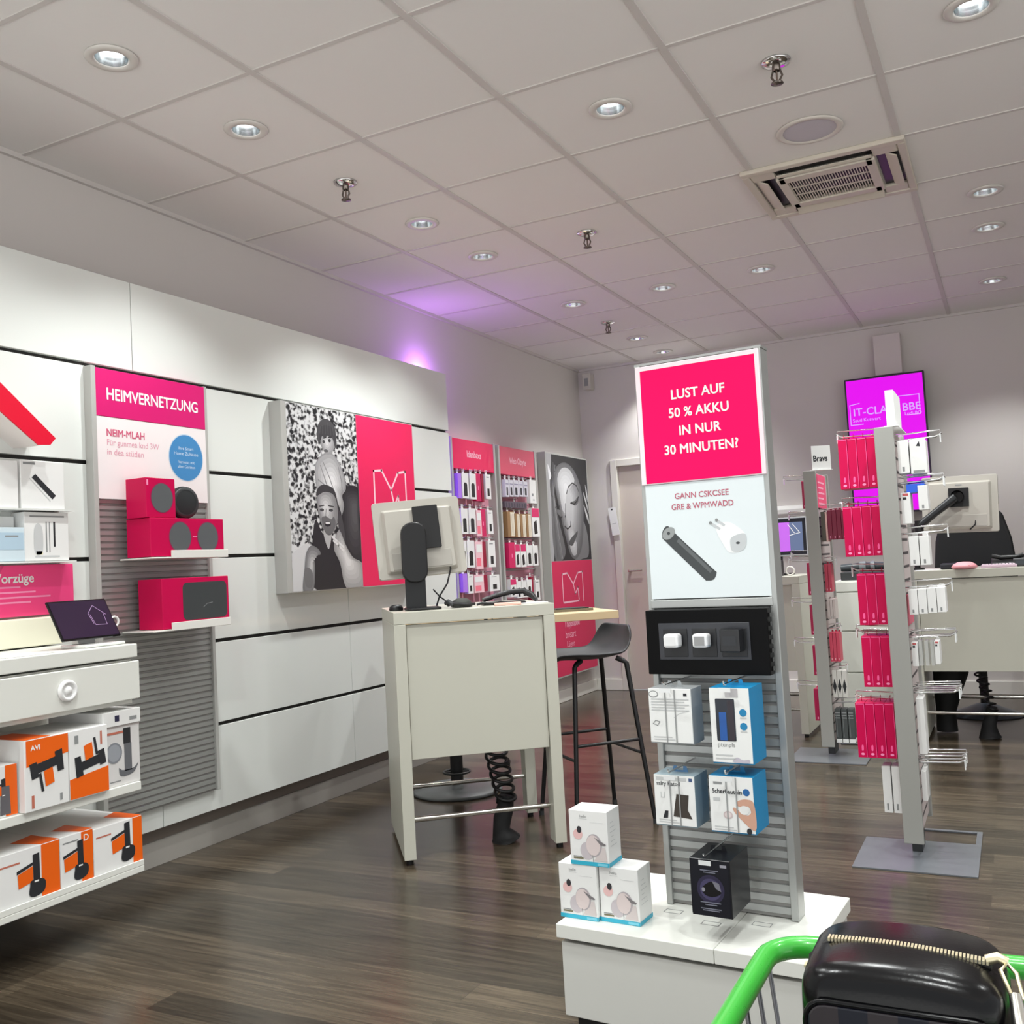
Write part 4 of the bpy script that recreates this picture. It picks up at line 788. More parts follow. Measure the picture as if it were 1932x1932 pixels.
# hanging boxes of the pylon: front face drawn in fractions
def tick(m, w, h, y, y0=.1, n=3, x0=-.42, col=LGREYI):
    for k in range(n): m.rect(w * x0, h * (y0 + .045 * k), w * (x0 + .5 - .07 * k), h * (y0 + .045 * k + .018), y, col)
def wires(m, w, h, y):
    for x in (-.12, .10): m.rect(w * x, h * .02, w * (x + .03), h * .99, y - .0009, P((150, 152, 152), .4))
def h1(m, w, h, y):
    m.ell(-w * .38, h * .90, .012, .008, y, GREYI); m.ell(-w * .38, h * .90, .010, .006, y - .0002, PAPER); m.rect(w * .32, h * .87, w * .40, h * .92, y, DARKI)
    for k in range(5): m.rect(-w * .44, h * (.60 + .05 * k), w * (.44 - .1 * (k % 2)), h * (.622 + .05 * k), y, LGREYI)
    m.stroke([(-w * .42, h * .36), (-w * .36, h * .42), (-w * .26, h * .40), (-w * .32, h * .33)], .0015, y, GREYI, True); m.stroke([(w * .08, h * .48), (w * .2, h * .55), (w * .4, h * .6)], .0012, y, LGREYI); tick(m, w, h, y, .07, 2); wires(m, w, h, y)
def h2(m, w, h, y):
    m.pl(rrect(-w * .36, h * .30, w * .12, h * .86, .003), y, P((22, 30, 44), .25)); m.rect(-w * .28, h * .31, -w * .10, h * .68, y - .0003, P((24, 84, 160), .3)); m.rect(-w * .06, h * .31, w * .09, h * .84, y - .0003, P((44, 36, 46), .3))
    m.rect(-w * .10, h * .88, w * .22, h * .995, y, P((182, 180, 182)))
    for z in (.68, .50): m.ell(w * .32, h * z, .0085, .0085, y, BLUE); m.rect(w * .24, h * (z - .075), w * .40, h * (z - .06), y, LGREYI)
    m.text('ptunpfs', .014, -w * .36, h * .225, y, GREYI); tick(m, w, h, y, .06, 2); m.blob([(0, h * .03), (w * .1, h * .09), (w * .25, h * .06), (w * .4, h * .07), (w * .38, h * .02)], y, P((190, 184, 196)))
def h3(m, w, h, y):
    m.rect(-w * .45, h * .90, w * .3, h * .96, y, LGREYI); m.rect(w * .36, h * .90, w * .44, h * .96, y, P((70, 90, 130))); m.text('salry Ratod', .013, -w * .44, h * .80, y, DARKI, bold=.01)
    m.pl([(w * .04, h * .64), (w * .34, h * .63), (w * .30, h * .34), (w * .40, h * .17), (-w * .06, h * .20)], y, P((62, 56, 50), .5)); m.pl([(-w * .26, h * .30), (-w * .18, h * .30), (-w * .2, h * .16), (-w * .32, h * .15)], y, DARKI)
    m.stroke([(-w * .34, h * .66), (-w * .34, h * .56), (-w * .26, h * .56), (-w * .26, h * .66)], .0015, y, LGREYI); tick(m, w, h, y, .07, 2); wires(m, w, h, y)
def h4(m, w, h, y):
    m.text('Scherbautein', .0135, -w * .44, h * .70, y, DARKI, bold=.02); m.rect(-w * .40, h * .86, -w * .2, h * .90, y, GREYI); m.ell(w * .34, h * .74, .008, .008, y, P((40, 100, 160))); m.rect(-w * .42, h * .56, -w * .26, h * .62, y, LGREYI)
    SK = P((206, 160, 138)); m.blob([(w * .5, h * .54), (w * .34, h * .62), (w * .14, h * .58), (w * .12, h * .50), (w * .24, h * .47), (w * .36, h * .50), (w * .42, h * .40), (w * .34, h * .34), (w * .2, h * .38), (w * .06, h * .46), (w * .02, h * .42), (w * .16, h * .28), (w * .5, h * .08)], y, SK)
    m.ell(w * .27, h * .425, .0115, .010, y - .0003, PAPER); m.ell(-w * .1, h * .32, .011, .009, y, P((206, 190, 190))); m.ell(-w * .1, h * .32, .008, .006, y - .0003, P((226, 214, 212))); m.ell(w * .36, h * .06, .006, .007, y - .0003, DARKI); tick(m, w, h, y, .05, 2); wires(m, w, h, y)
def h5(m, w, h, y):
    m.rect(-w * .46, h * .01, w * .46, h * .99, y, P((16, 18, 28), .3)); m.ell(0, h * .48, .032, .032, y - .0003, P((44, 40, 66), .4)); m.ell(0, h * .48, .025, .024, y - .0005, P((70, 66, 98), .4))
    m.blob([(-w * .22, h * .46), (-w * .16, h * .54), (w * .02, h * .62), (w * .16, h * .56), (w * .26, h * .44), (w * .08, h * .36), (-w * .12, h * .37)], y - .0008, P((10, 10, 12), .3)); m.pl([(w * .04, h * .64), (w * .22, h * .60), (w * .26, h * .46), (w * .14, h * .50)], y - .0011, P((120, 120, 130), .3)); m.ell(-w * .18, h * .47, .004, .005, y - .0011, P((140, 140, 150)))
    for k, (a, z) in enumerate(((.3, .80), (.2, .765), (.34, .24), (.2, .20), (.34, .13), (.28, .10))): m.rect(-w * a * .8, h * z, w * a * .7, h * (z + .018), y - .0004, P((120, 122, 136)))
    m.rect(w * .26, h * .88, w * .42, h * .93, y - .0004, P((150, 150, 160)))
def hbox(label, x0, x1, zb, zt, d, yf, side, draw, face=PAPER, tabc=None):
    w, h = x1 - x0, zt - zb; m = MB(); m.box(-w / 2, .0015, 0, w / 2, d, h, side); m.box(-w / 2, 0, .003, w / 2 - .001, .0014, h, face); draw(m, w, h, -.0006)
    o = m.build('accessory_box', loc=st((x0 + x1) / 2, yf, zb), rot=(0, 0, SA), bevel=.0008, seg=1); tag(o, label, 'box', 'boxes hanging on the tall pylon')
    m = MB(); m.prism([(-.02, h), (.02, h), (.016, h + .014), (.008, h + .014), (.008, h + .004), (-.008, h + .004), (-.008, h + .014), (-.016, h + .014)], d * .5, d * .5 + .001, tabc or side); m.build('hang_tab', o)
    k = MB(); k.tube([((x0 + x1) / 2 - .004, .008, h + zb - z0 + .010), ((x0 + x1) / 2 - .004, yf - .018, h + zb - z0 + .010), ((x0 + x1) / 2 - .004, yf - .022, h + zb - z0 + .018)], .0022, CHROME, 8)
    k.box((x0 + x1) / 2 - .016, yf - .024, h + zb - z0 - .006, (x0 + x1) / 2 + .012, yf - .0225, h + zb - z0 + .004, mat('clear_tag', (226, 228, 228), .2)); k.build('hook', t)
    return o
SIDEG = P((150, 154, 156), .45)
hbox('flat white box with thin line print, top left on the pylon', .049, .156, .709, .838, .07, -.15, SIDEG, h1)
hbox('white and blue box with a dark window, top right on the pylon', .200, .294, .671, .842, .10, -.15, BLUE, h2)
hbox('white box with a black wedge picture, middle left on the pylon', .050, .151, .518, .636, .085, -.15, P((140, 158, 166), .45), h3, tabc=P((80, 120, 160), .4))
hbox('white and blue box with a hand picture, middle right on the pylon', .186, .289, .515, .642, .10, -.15, BLUE, h4)
hbox('black box hanging alone at the bottom of the pylon', .146, .240, .340, .466, .13, -.20, P((12, 14, 20), .3), h5, P((14, 16, 24), .3))
tag(MB().box(-.018, -.003, 0, .018, 0, .034, P((206, 214, 212), .4)).build('price_tag', loc=st(.208, .0045, .472), rot=(0, 0, SA)), 'blank pale price tag above the black box on the pylon', 'price tag')
# three small white boxes on the plinth
def sbx(m, w, h, y):
    m.rect(-w / 2, 0, w / 2, h * .075, y, CYAN); m.rect(w * .2, h * .015, w * .46, h * .06, y - .0003, P((120, 200, 220)))
    m.ell(-w * .28, h * .56, .0125, .0125, y, P((226, 186, 184), .5)); m.ell(-w * .24, h * .645, .0062, .0085, y - .0003, P((52, 50, 54), .4))
    m.ell(-w * .05, h * .27, .0185, .021, y, P((196, 188, 192), .5)); m.ell(w * .13, h * .38, .021, .027, y - .0003, P((176, 168, 172), .5)); m.ell(w * .11, h * .375, .0185, .0245, y - .0006, P((216, 202, 200), .5)); m.pl([(w * .14, h * .53), (w * .45, h * .41), (w * .42, h * .385), (w * .30, h * .40)], y - .0009, P((120, 116, 118), .5)); m.stroke([(w * .09, h * .2), (w * .10, h * .08)], .0012, y - .0009, GREYI)
    m.pl([(w * .12, h * .1), (w * .46, h * .1), (w * .42, h * .36), (w * .28, h * .34)], y - .0002, P((206, 196, 194), .5))
    m.text('hello', .010, -w * .22, h * .87, y, GREYI); m.rect(-w * .22, h * .845, -w * .02, h * .852, y, LGREYI); m.rect(w * .05, h * .79, w * .40, h * .795, y, LGREYI); m.rect(-w * .42, h * .15, -w * .20, h * .165, y, GREYI); m.rect(-w * .42, h * .11, -w * .16, h * .14, y, P((120, 116, 90)))
    for k in range(6): m.poly([(w / 2 + .0006, .012 + .002 * (k % 3), h * (.35 + .085 * k)), (w / 2 + .0006, .05 - .008 * (k % 3), h * (.35 + .085 * k)), (w / 2 + .0006, .05 - .008 * (k % 3), h * (.36 + .085 * k)), (w / 2 + .0006, .012 + .002 * (k % 3), h * (.36 + .085 * k))], LGREYI)
    m.poly([(w / 2 + .0005, 0, 0), (w / 2 + .0005, .075, 0), (w / 2 + .0005, .075, h * .075), (w / 2 + .0005, 0, h * .075)], CYAN)
SB = None
for (x, y, z, lb) in ((-.155, -.178, .2805, 'small white earphone box with blue base, lower left of the three'), (-.050, -.168, .2805, 'small white earphone box with blue base, lower right of the three'), (-.118, -.178, .4120, 'small white earphone box with blue base, on top of the other two')):
    if SB is None:
        m = MB(); m.box(-.051, 0, 0, .051, .075, .131, CARD); sbx(m, .102, .131, -.0006); SB = tag(m.build('earphone_box', loc=st(x, y, z), rot=(0, 0, SA + .01), bevel=.0015), lb, 'box', 'small white boxes on the plinth')
    else: dup(SB, st(x, y, z), SA + (.03 if z > .4 else 0.0), lb)
# ------------------------------------------------------------------ right half: back wall things
tv = thing('television', 'upright wall screen glowing magenta on the back wall', 'television', (2.355, 5.46, 1.385))
MB().box(0, -.06, 0, .575, -.01, 1.06, mat('tv_bezel', (30, 12, 44), .35)).build('casing', tv, bevel=.003)
MB().box(.16, -.01, .25, .42, .095, .80, BLACK).build('wall_mount', tv)
m = MB(); m.rect(.012, .014, .563, 1.046, -.0606, mat('tv_screen_magenta', (20, 4, 24), .3, emit=1.0, spec=.2, glow=(226, 8, 236))); sc = m.build('screen', tv)
m = MB(); TVT = mat('tv_text', (190, 150, 250), .4, emit=.9); m.text('IT-CLAB', .082, .050, .770, -.0612, TVT, bold=.012); m.text('BBE', .082, .405, .770, -.0612, TVT, bold=.012); m.text('Saud Kotwert', .036, .045, .722, -.0612, TVT); m.text('Ludi BO', .036, .42, .735, -.0612, TVT); m.text('Jetzt', .05, .18, .545, -.0612, TVT)
m.stroke([(.10, .865), (.03, .855), (.03, .70), (.12, .70)], .006, -.0612, TVT); m.stroke([(.36, .885), (.53, .885), (.53, .735), (.44, .735)], .006, -.0612, TVT); m.build('lettering', sc)
cb = thing('cable_box', 'white cable duct box on the back wall above the magenta screen', 'cable duct', (2.583, 5.45, 2.455))
MB().box(0, 0, 0, .195, .108, .312, mat('duct_white', (206, 198, 196), .5)).build('cover', cb, bevel=.004); MB().box(.004, .01, -.012, .191, .10, 0, BLACK).build('lower_clip', cb)
t = thing('wall_unit', 'white half round unit fixed on the back wall above the far monitor', 'wall unit', (1.70, YB, 1.39))
MB().prism([(0, 0), (-.04, .0), (-.075, .02), (-.09, .05), (-.085, .085), (-.055, .112), (0, .118)], 0, .34, mat('unit_white', (218, 218, 214), .4), 'x').build('body', t, bevel=.003)
MB().box(.0, -.07, -.018, .34, 0, -.001, BLACK).build('lower_strip', t)
t = thing('wall_shelf', 'small pale shelf on the back wall behind the far monitor', 'shelf', (1.66, YB, 1.300)); MB().box(0, -.12, 0, .30, 0, .012, P((190, 180, 178), .5)).build('board', t)
tag(MB().box(0, 0, 0, .045, .05, .05, P((110, 20, 34), .5)).build('small_box', loc=(1.75, 5.46, 1.3125), bevel=.002), 'small dark red box on the shelf behind the far monitor', 'box')
CUP = None
for k, x in enumerate((1.835, 1.872)):
    if CUP is None: CUP = tag(MB().lathe([(.0, 0), (.014, 0), (.017, .04), (.015, .04), (.012, .004)], BLACK, n=16).build('cup', loc=(x, 5.49, 1.3125)), 'left black cup on the shelf behind the far monitor', 'cup', 'black cups on the wall shelf')
    else: dup(CUP, (x, 5.49, 1.3125), 0, 'right black cup on the shelf behind the far monitor')

# ------------------------------------------------------------------ far counters
C2 = counter('white service counter at the right edge with an arm mounted monitor', (2.875, 3.60, 0), 0, w=.655)
C3 = counter('far white service counter behind the tall pink pylon', (1.600, 3.62, 0), 0, w=.65)
t = thing('arm_monitor', 'beige monitor seen from behind on a black arm, right counter', 'monitor', (2.915, 3.86, .9855), 0)
mo = monitor_back(t, .415, .338, (.252, .0, .381), math.radians(-6), math.radians(-4), math.radians(1.5))
MB().prism(rrect(-.055, -.02, .055, .092, .003), -.034, -.0225, BLACK).build('mount_plate', mo)
m = MB(); m.lathe([(.0005, -.018), (.028, -.018), (.036, -.008), (.036, .02)], BLACK, c=(.245, -.045, .425), n=24, axis='y'); m.tube([(.235, -.058, .420), (.12, -.075, .335), (.035, -.075, .268)], [.026, .022, .024], mat('arm_black', (30, 33, 36), .4), 14); m.build('arm', t, bevel=0)
m = MB(); m.cyl((.025, -.07, .225), (.025, -.07, .295), .026, BLACK, 18); m.tube([(.025, -.07, .25), (.0, -.03, .24), (-.005, .0, .225)], .018, BLACK, 12); m.build('elbow', t)
m = MB(); m.cyl((-.005, 0, 0), (-.005, 0, .235), .017, BLACK, 18); m.cyl((-.005, 0, 0), (-.005, 0, .012), .04, BLACK, 24); m.build('post', t)
m = MB(); m.tube([(.335, -.030, .295), (.33, -.045, .255), (.30, -.04, .225)], .004, BLACK, 8); m.build('cable', t)
t = thing('office_chair', 'black swivel chair behind the right counter with grey disc base', 'chair', (3.195, 4.62, 0), 0)
CHB = mat('chair_black', (16, 17, 19), .6)
m = MB(); prof = [(-.245, .70), (-.255, .95), (-.235, 1.15), (-.19, 1.32), (-.10, 1.395), (.10, 1.395), (.19, 1.32), (.235, 1.15), (.255, .95), (.245, .70)]
m.prism(prof, -.03, .03, CHB); m.build('backrest', t, (0, .18, 0), bevel=.02, seg=3)
MB().prism(rrect(-.23, -.22, .23, .22, .08), .56, .63, CHB, 'z').build('seat', t, bevel=.015)
MB().box(-.03, .17, .58, .03, .215, .80, BLACK).build('back_bar', t)
MB().cyl((0, 0, .05), (0, 0, .57), .028, BLACK, 20).build('column', t)
MB().lathe([(.0, .004), (.225, .0), (.232, .008), (.12, .045), (.05, .075), (.03, .08)], mat('chair_base', (74, 80, 90), .35), n=40).build('base', t)
for sx in (-1, 1): MB().tube([(sx * .24, .16, .80), (sx * .27, .05, .80), (sx * .27, -.12, .79)], .018, CHB, 10).tube([(sx * .27, -.05, .79), (sx * .24, -.02, .60)], .014, CHB, 10).build('armrest', t)
t = thing('spiral_cable', 'black spiral cable with a fabric boot hanging below the right counter', 'cable', (3.235, 3.80, 0))
hx = [(-.05 + .075 * (i / 179) + (.032 - .008 * i / 179) * math.cos(i / 179 * 8 * 2 * PI), (.030) * math.sin(i / 179 * 8 * 2 * PI), .46 - .30 * i / 179) for i in range(180)]
MB().tube(hx, .006, BLACK, 8).build('coil', t); MB().tube([(-.05, 0, .935), (-.05, 0, .46)], .008, BLACK, 8).build('upper_cable', t)
MB().tube([(.02, 0, .18), (.015, 0, .13), (.0, 0, .08), (-.002, 0, .03), (.0, 0, .002)], [.028, .034, .038, .050, .062], mat('black_fabric', (14, 14, 16), .75), 16).build('boot', t)
t = thing('shoulder_bag', 'black bag hanging in the dark space below the right counter', 'bag', (3.030, 3.95, 0))
MB().tube([(0, 0, .55), (0, 0, .50), (.012, 0, .36), (-.01, 0, .26), (-.03, 0, .12), (-.03, 0, .01)], [.03, .085, .10, .08, .055, .06], mat('bag_black', (12, 12, 13), .7), 18).build('body', t)
MB().tube([(-.02, 0, .54), (-.01, 0, .935)], .006, BLACK, 8).build('strap', t)
# clutter on the right counter
ZT = .9855
t = thing('pink_pouch', 'small pink pouch on the front edge of the right counter', 'pouch', (3.175, 3.64, ZT)); MB().lathe([(.0005, .042), (.035, .040), (.060, .028), (.072, .012), (.060, .002), (.0, 0)], P((240, 164, 172), .5), n=9, smooth=True).build('body', t); MB().box(-.03, -.056, .012, .03, -.050, .022, P((214, 84, 104), .5)).build('clasp', t)
t = thing('keyboard', 'pale keyboard lying right of the pink pouch', 'keyboard', (3.335, 3.70, ZT)); MB().box(-.075, -.06, 0, .11, .06, .016, P((196, 172, 186), .5)).build('body', t, bevel=.003)
m = MB(); [m.box(-.068 + .0172 * i, -.052 + .021 * j, .016, -.055 + .0172 * i, -.036 + .021 * j, .021, P((222, 206, 216), .5)) for i in range(10) for j in range(5)]; m.build('keys', t)
tag(MB().box(-.045, -.05, 0, .06, .06, .035, P((22, 24, 34), .6)).build('wallet', loc=(3.09, 3.74, ZT), bevel=.01), 'dark blue folded cloth left of the pink pouch', 'cloth')
tag(MB().box(-.06, -.04, 0, .07, .05, .0025, PAPER).build('paper_sheet', loc=(2.975, 3.66, ZT), rot=(0, 0, .2)), 'white paper at the left end of the right counter', 'paper')
t = thing('card_terminal', 'dark payment terminal at the right end of the right counter', 'card terminal', (3.475, 3.74, ZT)); MB().box(-.05, -.06, 0, .05, .08, .045, DGREY).build('body', t, bevel=.006); MB().rect(-.035, .012, .035, .034, -.0606, P((60, 66, 72))).build('display', t)
t = thing('desk_telephone', 'black desk telephone behind the pale keyboard', 'telephone', (3.40, 3.93, ZT)); MB().prism([(-.07, 0), (.07, 0), (.07, .05), (-.07, .018)], -.09, .09, BLACK, 'x').build('body', t, bevel=.004); MB().tube([(-.085, -.0, .062), (-.04, .0, .05), (.04, 0, .05), (.085, 0, .062)], .013, BLACK, 10).build('handset', t)
# far counter: monitor with purple picture
t = thing('far_monitor', 'small monitor with a purple picture on the far counter', 'monitor', (2.05, 3.98, ZT)); o = MB().prism(rrect(-.20, 0, .20, .255, .01), -.012, .012, mat('far_bezel', (150, 152, 156), .4)).build('casing', t, (0, 0, .122), (math.radians(-8), 0, .12), bevel=.002)
m = MB(); m.rect(-.192, .008, .192, .247, -.0126, P((16, 18, 28), .25)); m.rect(-.18, .03, .172, .222, -.0132, mat('far_screen', (80, 92, 120), .2, emit=.5)); m.rect(-.18, .03, .09, .222, -.0136, mat('far_screen_purple', (158, 84, 186), .2, emit=.55)); m.stroke([(.08, .21), (.12, .15)], .004, -.0142, PAPER); m.stroke([(.11, .21), (.155, .15), (.09, .135)], .004, -.0142, PAPER); m.build('screen', o)
MB().box(-.03, .02, 0, .03, .045, .16, BLACK).box(-.09, -.06, 0, .09, .09, .012, BLACK).build('stand', t, bevel=.003)
t = thing('desk_stuff_box', 'black box with cables beside the far monitor foot', 'box', (2.12, 3.80, ZT)); MB().box(-.12, -.06, 0, .0, .04, .10, BLACK).build('body', t, bevel=.006); MB().tube(arc((.045, .03), .026, 0, 2 * PI, 16, 'xz', 0.0)[:-1], .005, P((214, 210, 204)), 8, closed=True).build('cable_loop', t)
t = thing('drawer_cabinet', 'white drawer cabinet between the two right accessory stands', 'cabinet', (2.36, 4.20, 0)); MB().box(0, .012, 0, .50, .50, .925, WHITEM).build('body', t, bevel=.002)
for z0, z1 in ((.855, .92), (.60, .85), (.33, .595), (.06, .325)):
    d = MB().box(.004, -.006, z0, .496, .0118, z1 - .004, WHITEM).build('drawer', t, bevel=.002); MB().box(.20, -.012, z1 - .02, .30, -.006, z1 - .012, STEEL).build('handle', d)
t = thing('folded_arm', 'dark grey folded device arm lying on the drawer cabinet', 'device', (2.40, 4.30, .9255)); MB().box(0, -.05, 0, .40, .12, .055, DGREY).build('base', t, bevel=.006); MB().tube([(0, 0, .082), (.12, 0, .086), (.28, 0, .088), (.42, 0, .092)], [.024, .028, .022, .026], mat('arm_grey', (66, 72, 76), .35), 14).build('tube_arm', t); MB().cyl((.12, 0, .086), (.16, 0, .087), .034, P((120, 126, 130), .3), 18).cyl((.19, 0, .087), (.215, 0, .088), .033, P((120, 126, 130), .3), 18).build('clamp', t)

# ------------------------------------------------------------------ two accessory stands, panels seen edge on
STG = mat('stand_grey', (152, 152, 147), .5); PLATE = mat('stand_plate', (98, 101, 106), .3)
def stand(label, x, y, L, ztop=1.585):
    t = thing('accessory_stand', label, 'display stand', (x, y, 0), 0, 'free standing accessory stands')
    MB().box(-.034, 0, .06, .034, .018, ztop, STG).build('end_post', t, bevel=.003); MB().box(-.034, L - .018, .06, .034, L, ztop, STG).build('end_post', t, bevel=.003)
    m = MB(); m.box(-.022, .018, .08, .022, L - .018, ztop - .01, mat('stand_panel', (196, 184, 182), .5))
    for k in range(28):
        z = .12 + k * .052
        for s in (-1, 1): m.poly([(s * .0226, .06, z), (s * .0226, L - .06, z), (s * .0226, L - .06, z + .010), (s * .0226, .06, z + .010)][::s], P((70, 64, 66), .6))
    m.build('panel', t); MB().box(-.018, .10, .005, .018, .22, .08, DGREY).build('foot_post', t)
    m = MB(); m.box(-.20, -.14, 0, .21, .25, .006, PLATE); m.box(.19, .25, 0, .21, .43, .006, PLATE); m.box(-.0, .41, 0, .19, .43, .006, PLATE); m.build('base_plate', t, bevel=.001)
    return t
S1 = stand('near accessory stand hung with long magenta boxes', 3.035, 1.33, .42)
S2 = stand('far accessory stand partly hidden behind the near one', 2.455, 3.05, .42, 1.58)
m = MB(); m.box(-.013, .02, 0, .017, .26, .135, PAPER); m.box(-.022, .0, -.004, .028, .30, 0, PAPER); tag(m.build('sign_slab', loc=(3.058, 1.35, 1.5895), bevel=.001), 'white sign slab standing on top of the near accessory stand', 'sign')
# far stand sign with bold black letters (faces right)
t = thing('stand_sign', 'white sign with bold black lettering on top of the far stand', 'sign', (2.49, 3.08, 1.584), math.radians(28)); MB().box(-.02, 0, 0, .085, .004, .135, PAPER).box(-.03, -.012, -.003, .09, .02, 0, PAPER).build('board', t); m = MB(); m.text('Bravs', .046, -.014, .048, -.0006, DARKI, bold=.03, sx=.8); m.build('lettering', t)
t = thing('pink_card', 'pink information card on the upper right face of the far stand', 'card', (2.4785, 3.10, 1.375), R90); MB().box(0, -.003, 0, .30, 0, .19, P((232, 78, 112), .5)).build('card', t); m = MB(); [m.rect(.04, .02 + .03 * k, .24 - .03 * (k % 2), .03 + .03 * k, -.0036, P((246, 170, 188))) for k in range(5)]; m.build('lettering', t)
def phook(stand_obj, s, y, z, ln, up=.012):
    m = MB(); m.tube([(s * .022, y, z), (s * (ln - .02), y, z + .004), (s * ln, y, z + .004 + up)], .0036, CHROME, 8); m.tube([(s * .03, y, z + .022), (s * (ln - .004), y, z + .028), (s * (ln - .004), y, z - .008)], .0026, CHROME, 6); m.box(s * (ln - .006), y - .012, z - .020, s * (ln - .002), y + .012, z + .012, mat('clear_tag', (226, 228, 228), .2))
    return m.build('hook', stand_obj)
def mbox(h, w=.0335, d=.115):
    m = MB(); m.box(-w / 2, 0, 0, w / 2, d, h, MAGD); y = -.0006; PE = P((255, 96, 160), .4)
    m.rect(w / 2 - .0028, .002, w / 2 - .0012, h - .004, y, PE); m.blob([(-.003, h * .13), (.003, h * .13), (.004, h * .21), (.001, h * .235), (-.003, h * .21)], y, PE); m.ell(0, h * .065, .0065, .0045, y, P((255, 150, 195), .4)); m.rect(-w / 2 + .002, h - .006, w / 2 - .002, h - .003, y, PE)
    m.prism([(.0455, h), (.0695, h), (.0695, h + .022), (.0635, h + .022), (.0635, h + .005), (.0515, h + .005), (.0515, h + .022), (.0455, h + .022)], -.0005, .0005, MAGD, 'x')
    return m
_cache = {}
def put(kind, make, loc, rz, label, cat, group):
    if kind in _cache: return dup(_cache[kind], loc, rz, label, group)
    o = make().build(kind[0], loc=loc, rot=(0, 0, rz), bevel=.001, seg=1); _cache[kind] = o; return tag(o, label, cat, group)
ORD = ['nearest the post', 'second from the post', 'third from the post', 'outermost']
ROWN = ['top', 'second', 'third', 'fourth', 'fifth']
for r, (n, x1, zb, h) in enumerate(((4, 3.003, 1.368, .192), (4, 3.003, 1.110, .190), (3, 3.001, .850, .193), (3, 3.001, .618, .190), (4, 2.997, .354, .204))):
    pit = .0335 + (.001 if n == 4 else .0005)
    for k in range(n):
        x = x1 - .0205 - k * pit; nm = ORD[k] if k < n - 1 else 'outermost'
        put(('magenta_case_box', h), lambda: mbox(h), (x, 1.385, zb), 0, 'long magenta box in the %s row of the near stand, %s' % (ROWN[r], nm), 'box', 'magenta boxes on the near stand')
    phook(S1, -1, .113, zb + h + .010, .184 if n == 4 else .165)
    if r in (2, 3): phook(S1, -1, .30, zb + h - .02, .165)
def wbox(h, w, d=.10, kind=0):
    m = MB(); m.box(-w / 2, 0, 0, w / 2, d, h, CARD); y = -.0006
    if kind == 0: m.rect(-w * .16, h * .06, w * .06, h * .2, y, GREYI)
    elif kind == 1: m.rect(-w * .35, h * .02, w * .35, h * .10, y, GREYI); m.pl([(-w * .1, h * .82), (w * .1, h * .96), (w * .16, h * .8)], y, DARKI)
    elif kind == 2: m.rect(-w * .3, h * .9, w * .3, h * .98, y, P((190, 90, 90))); m.rect(-w * .3, h * .78, w * .1, h * .86, y, DARKI)
    m.box(-w * .3, .082, h, w * .3, .084, h + .010, CARD); return m
GR = 'white packs on the right side of the near stand'
for n, (x0, x1, zb, h, kd, lb) in enumerate(((3.073, 3.112, 1.41, .12, 0, 'slim white pack next to the post in the top right row'), (3.115, 3.172, 1.405, .125, 1, 'wider white pack with dark print in the top right row'),
        (3.072, 3.106, 1.222, .115, 2, 'slim white pack next to the post in the second right row'), (3.132, 3.166, 1.27, .09, 0, 'short white pack at the outer end of the second right row'),
        (3.088, 3.122, 1.066, .108, 0, 'white pack next to the post in the third right row'), (3.124, 3.158, 1.066, .108, 0, 'white pack at the outer end of the third right row'),
        (3.073, 3.104, .885, .092, 0, 'first of four small white packs in the fourth right row'), (3.105, 3.136, .887, .092, 0, 'second of four small white packs in the fourth right row'), (3.137, 3.168, .889, .092, 0, 'third of four small white packs in the fourth right row'), (3.169, 3.199, .891, .092, 0, 'last of four small white packs in the fourth right row'),
        (3.070, 3.092, .695, .088, 2, 'narrow white pack next to the post in the fifth right row'), (3.148, 3.166, .702, .085, 2, 'thin white pack at the outer end of the fifth right row'),
        (3.071, 3.098, .374, .204, 3, 'tall narrow white pack below the fifth right row'), (3.070, 3.088, .205, .108, 3, 'small white pack lowest on the right side of the near stand'))):
    w = x1 - x0 - .001; put(('white_pack', round(w, 3), h, kd), lambda: wbox(h, w, .10, kd), ((x0 + x1) / 2, 1.385, zb), 0, lb + ', near stand' if 'near stand' not in lb else lb, 'package', GR)
tag(MB().box(-.031, 0, 0, .031, .09, .032, P((40, 96, 214), .4)).build('blue_pack', loc=(3.125, 1.39, 1.336)), 'small bright blue pack on the right side of the near stand', 'package')
m = MB(); 
for k in range(3): m.box(-.030 + k * .020, 0, 0, -.018 + k * .020, .08, .09, mat('clear_plastic', (214, 216, 214), .25, alpha=.45))
tag(m.build('clear_pack', loc=(3.125, 1.39, .697)), 'clear plastic packs between the two narrow white packs, fifth right row', 'package')
m = MB()
t = thing('pink_label_card', 'pink price cards stuck on the right face of the near stand', 'card', (3.0585, 1.38, .84), R90); MB().box(0, -.003, 0, .30, 0, .115, P((214, 100, 124), .5)).build('card', t); m = MB(); [m.rect(.02, .02 + .028 * k, .04, .034 + .028 * k, -.0036, DARKI) for k in range(3)]; m.build('print', t)
for z, ys in ((1.536, (.10,)), (1.375, (.09, .14)), (1.185, (.11,)), (.985, (.11,)), (.800, (.08, .14)), (.598, (.06, .12, .18)), (.345, (.06, .12, .18))):
    for yy in ys: phook(S1, 1, yy, z, .19)
GW = 'white slim packs under the lowest magenta row'
for x, lb in ((2.948, 'left slim white pack hanging low on the near stand'), (2.982, 'right slim white pack hanging low on the near stand')):
    put(('slim_pack', 1), lambda: wbox(.172, .030, .08, 0), (x, 1.40, .150), 0, lb, 'package', GW)
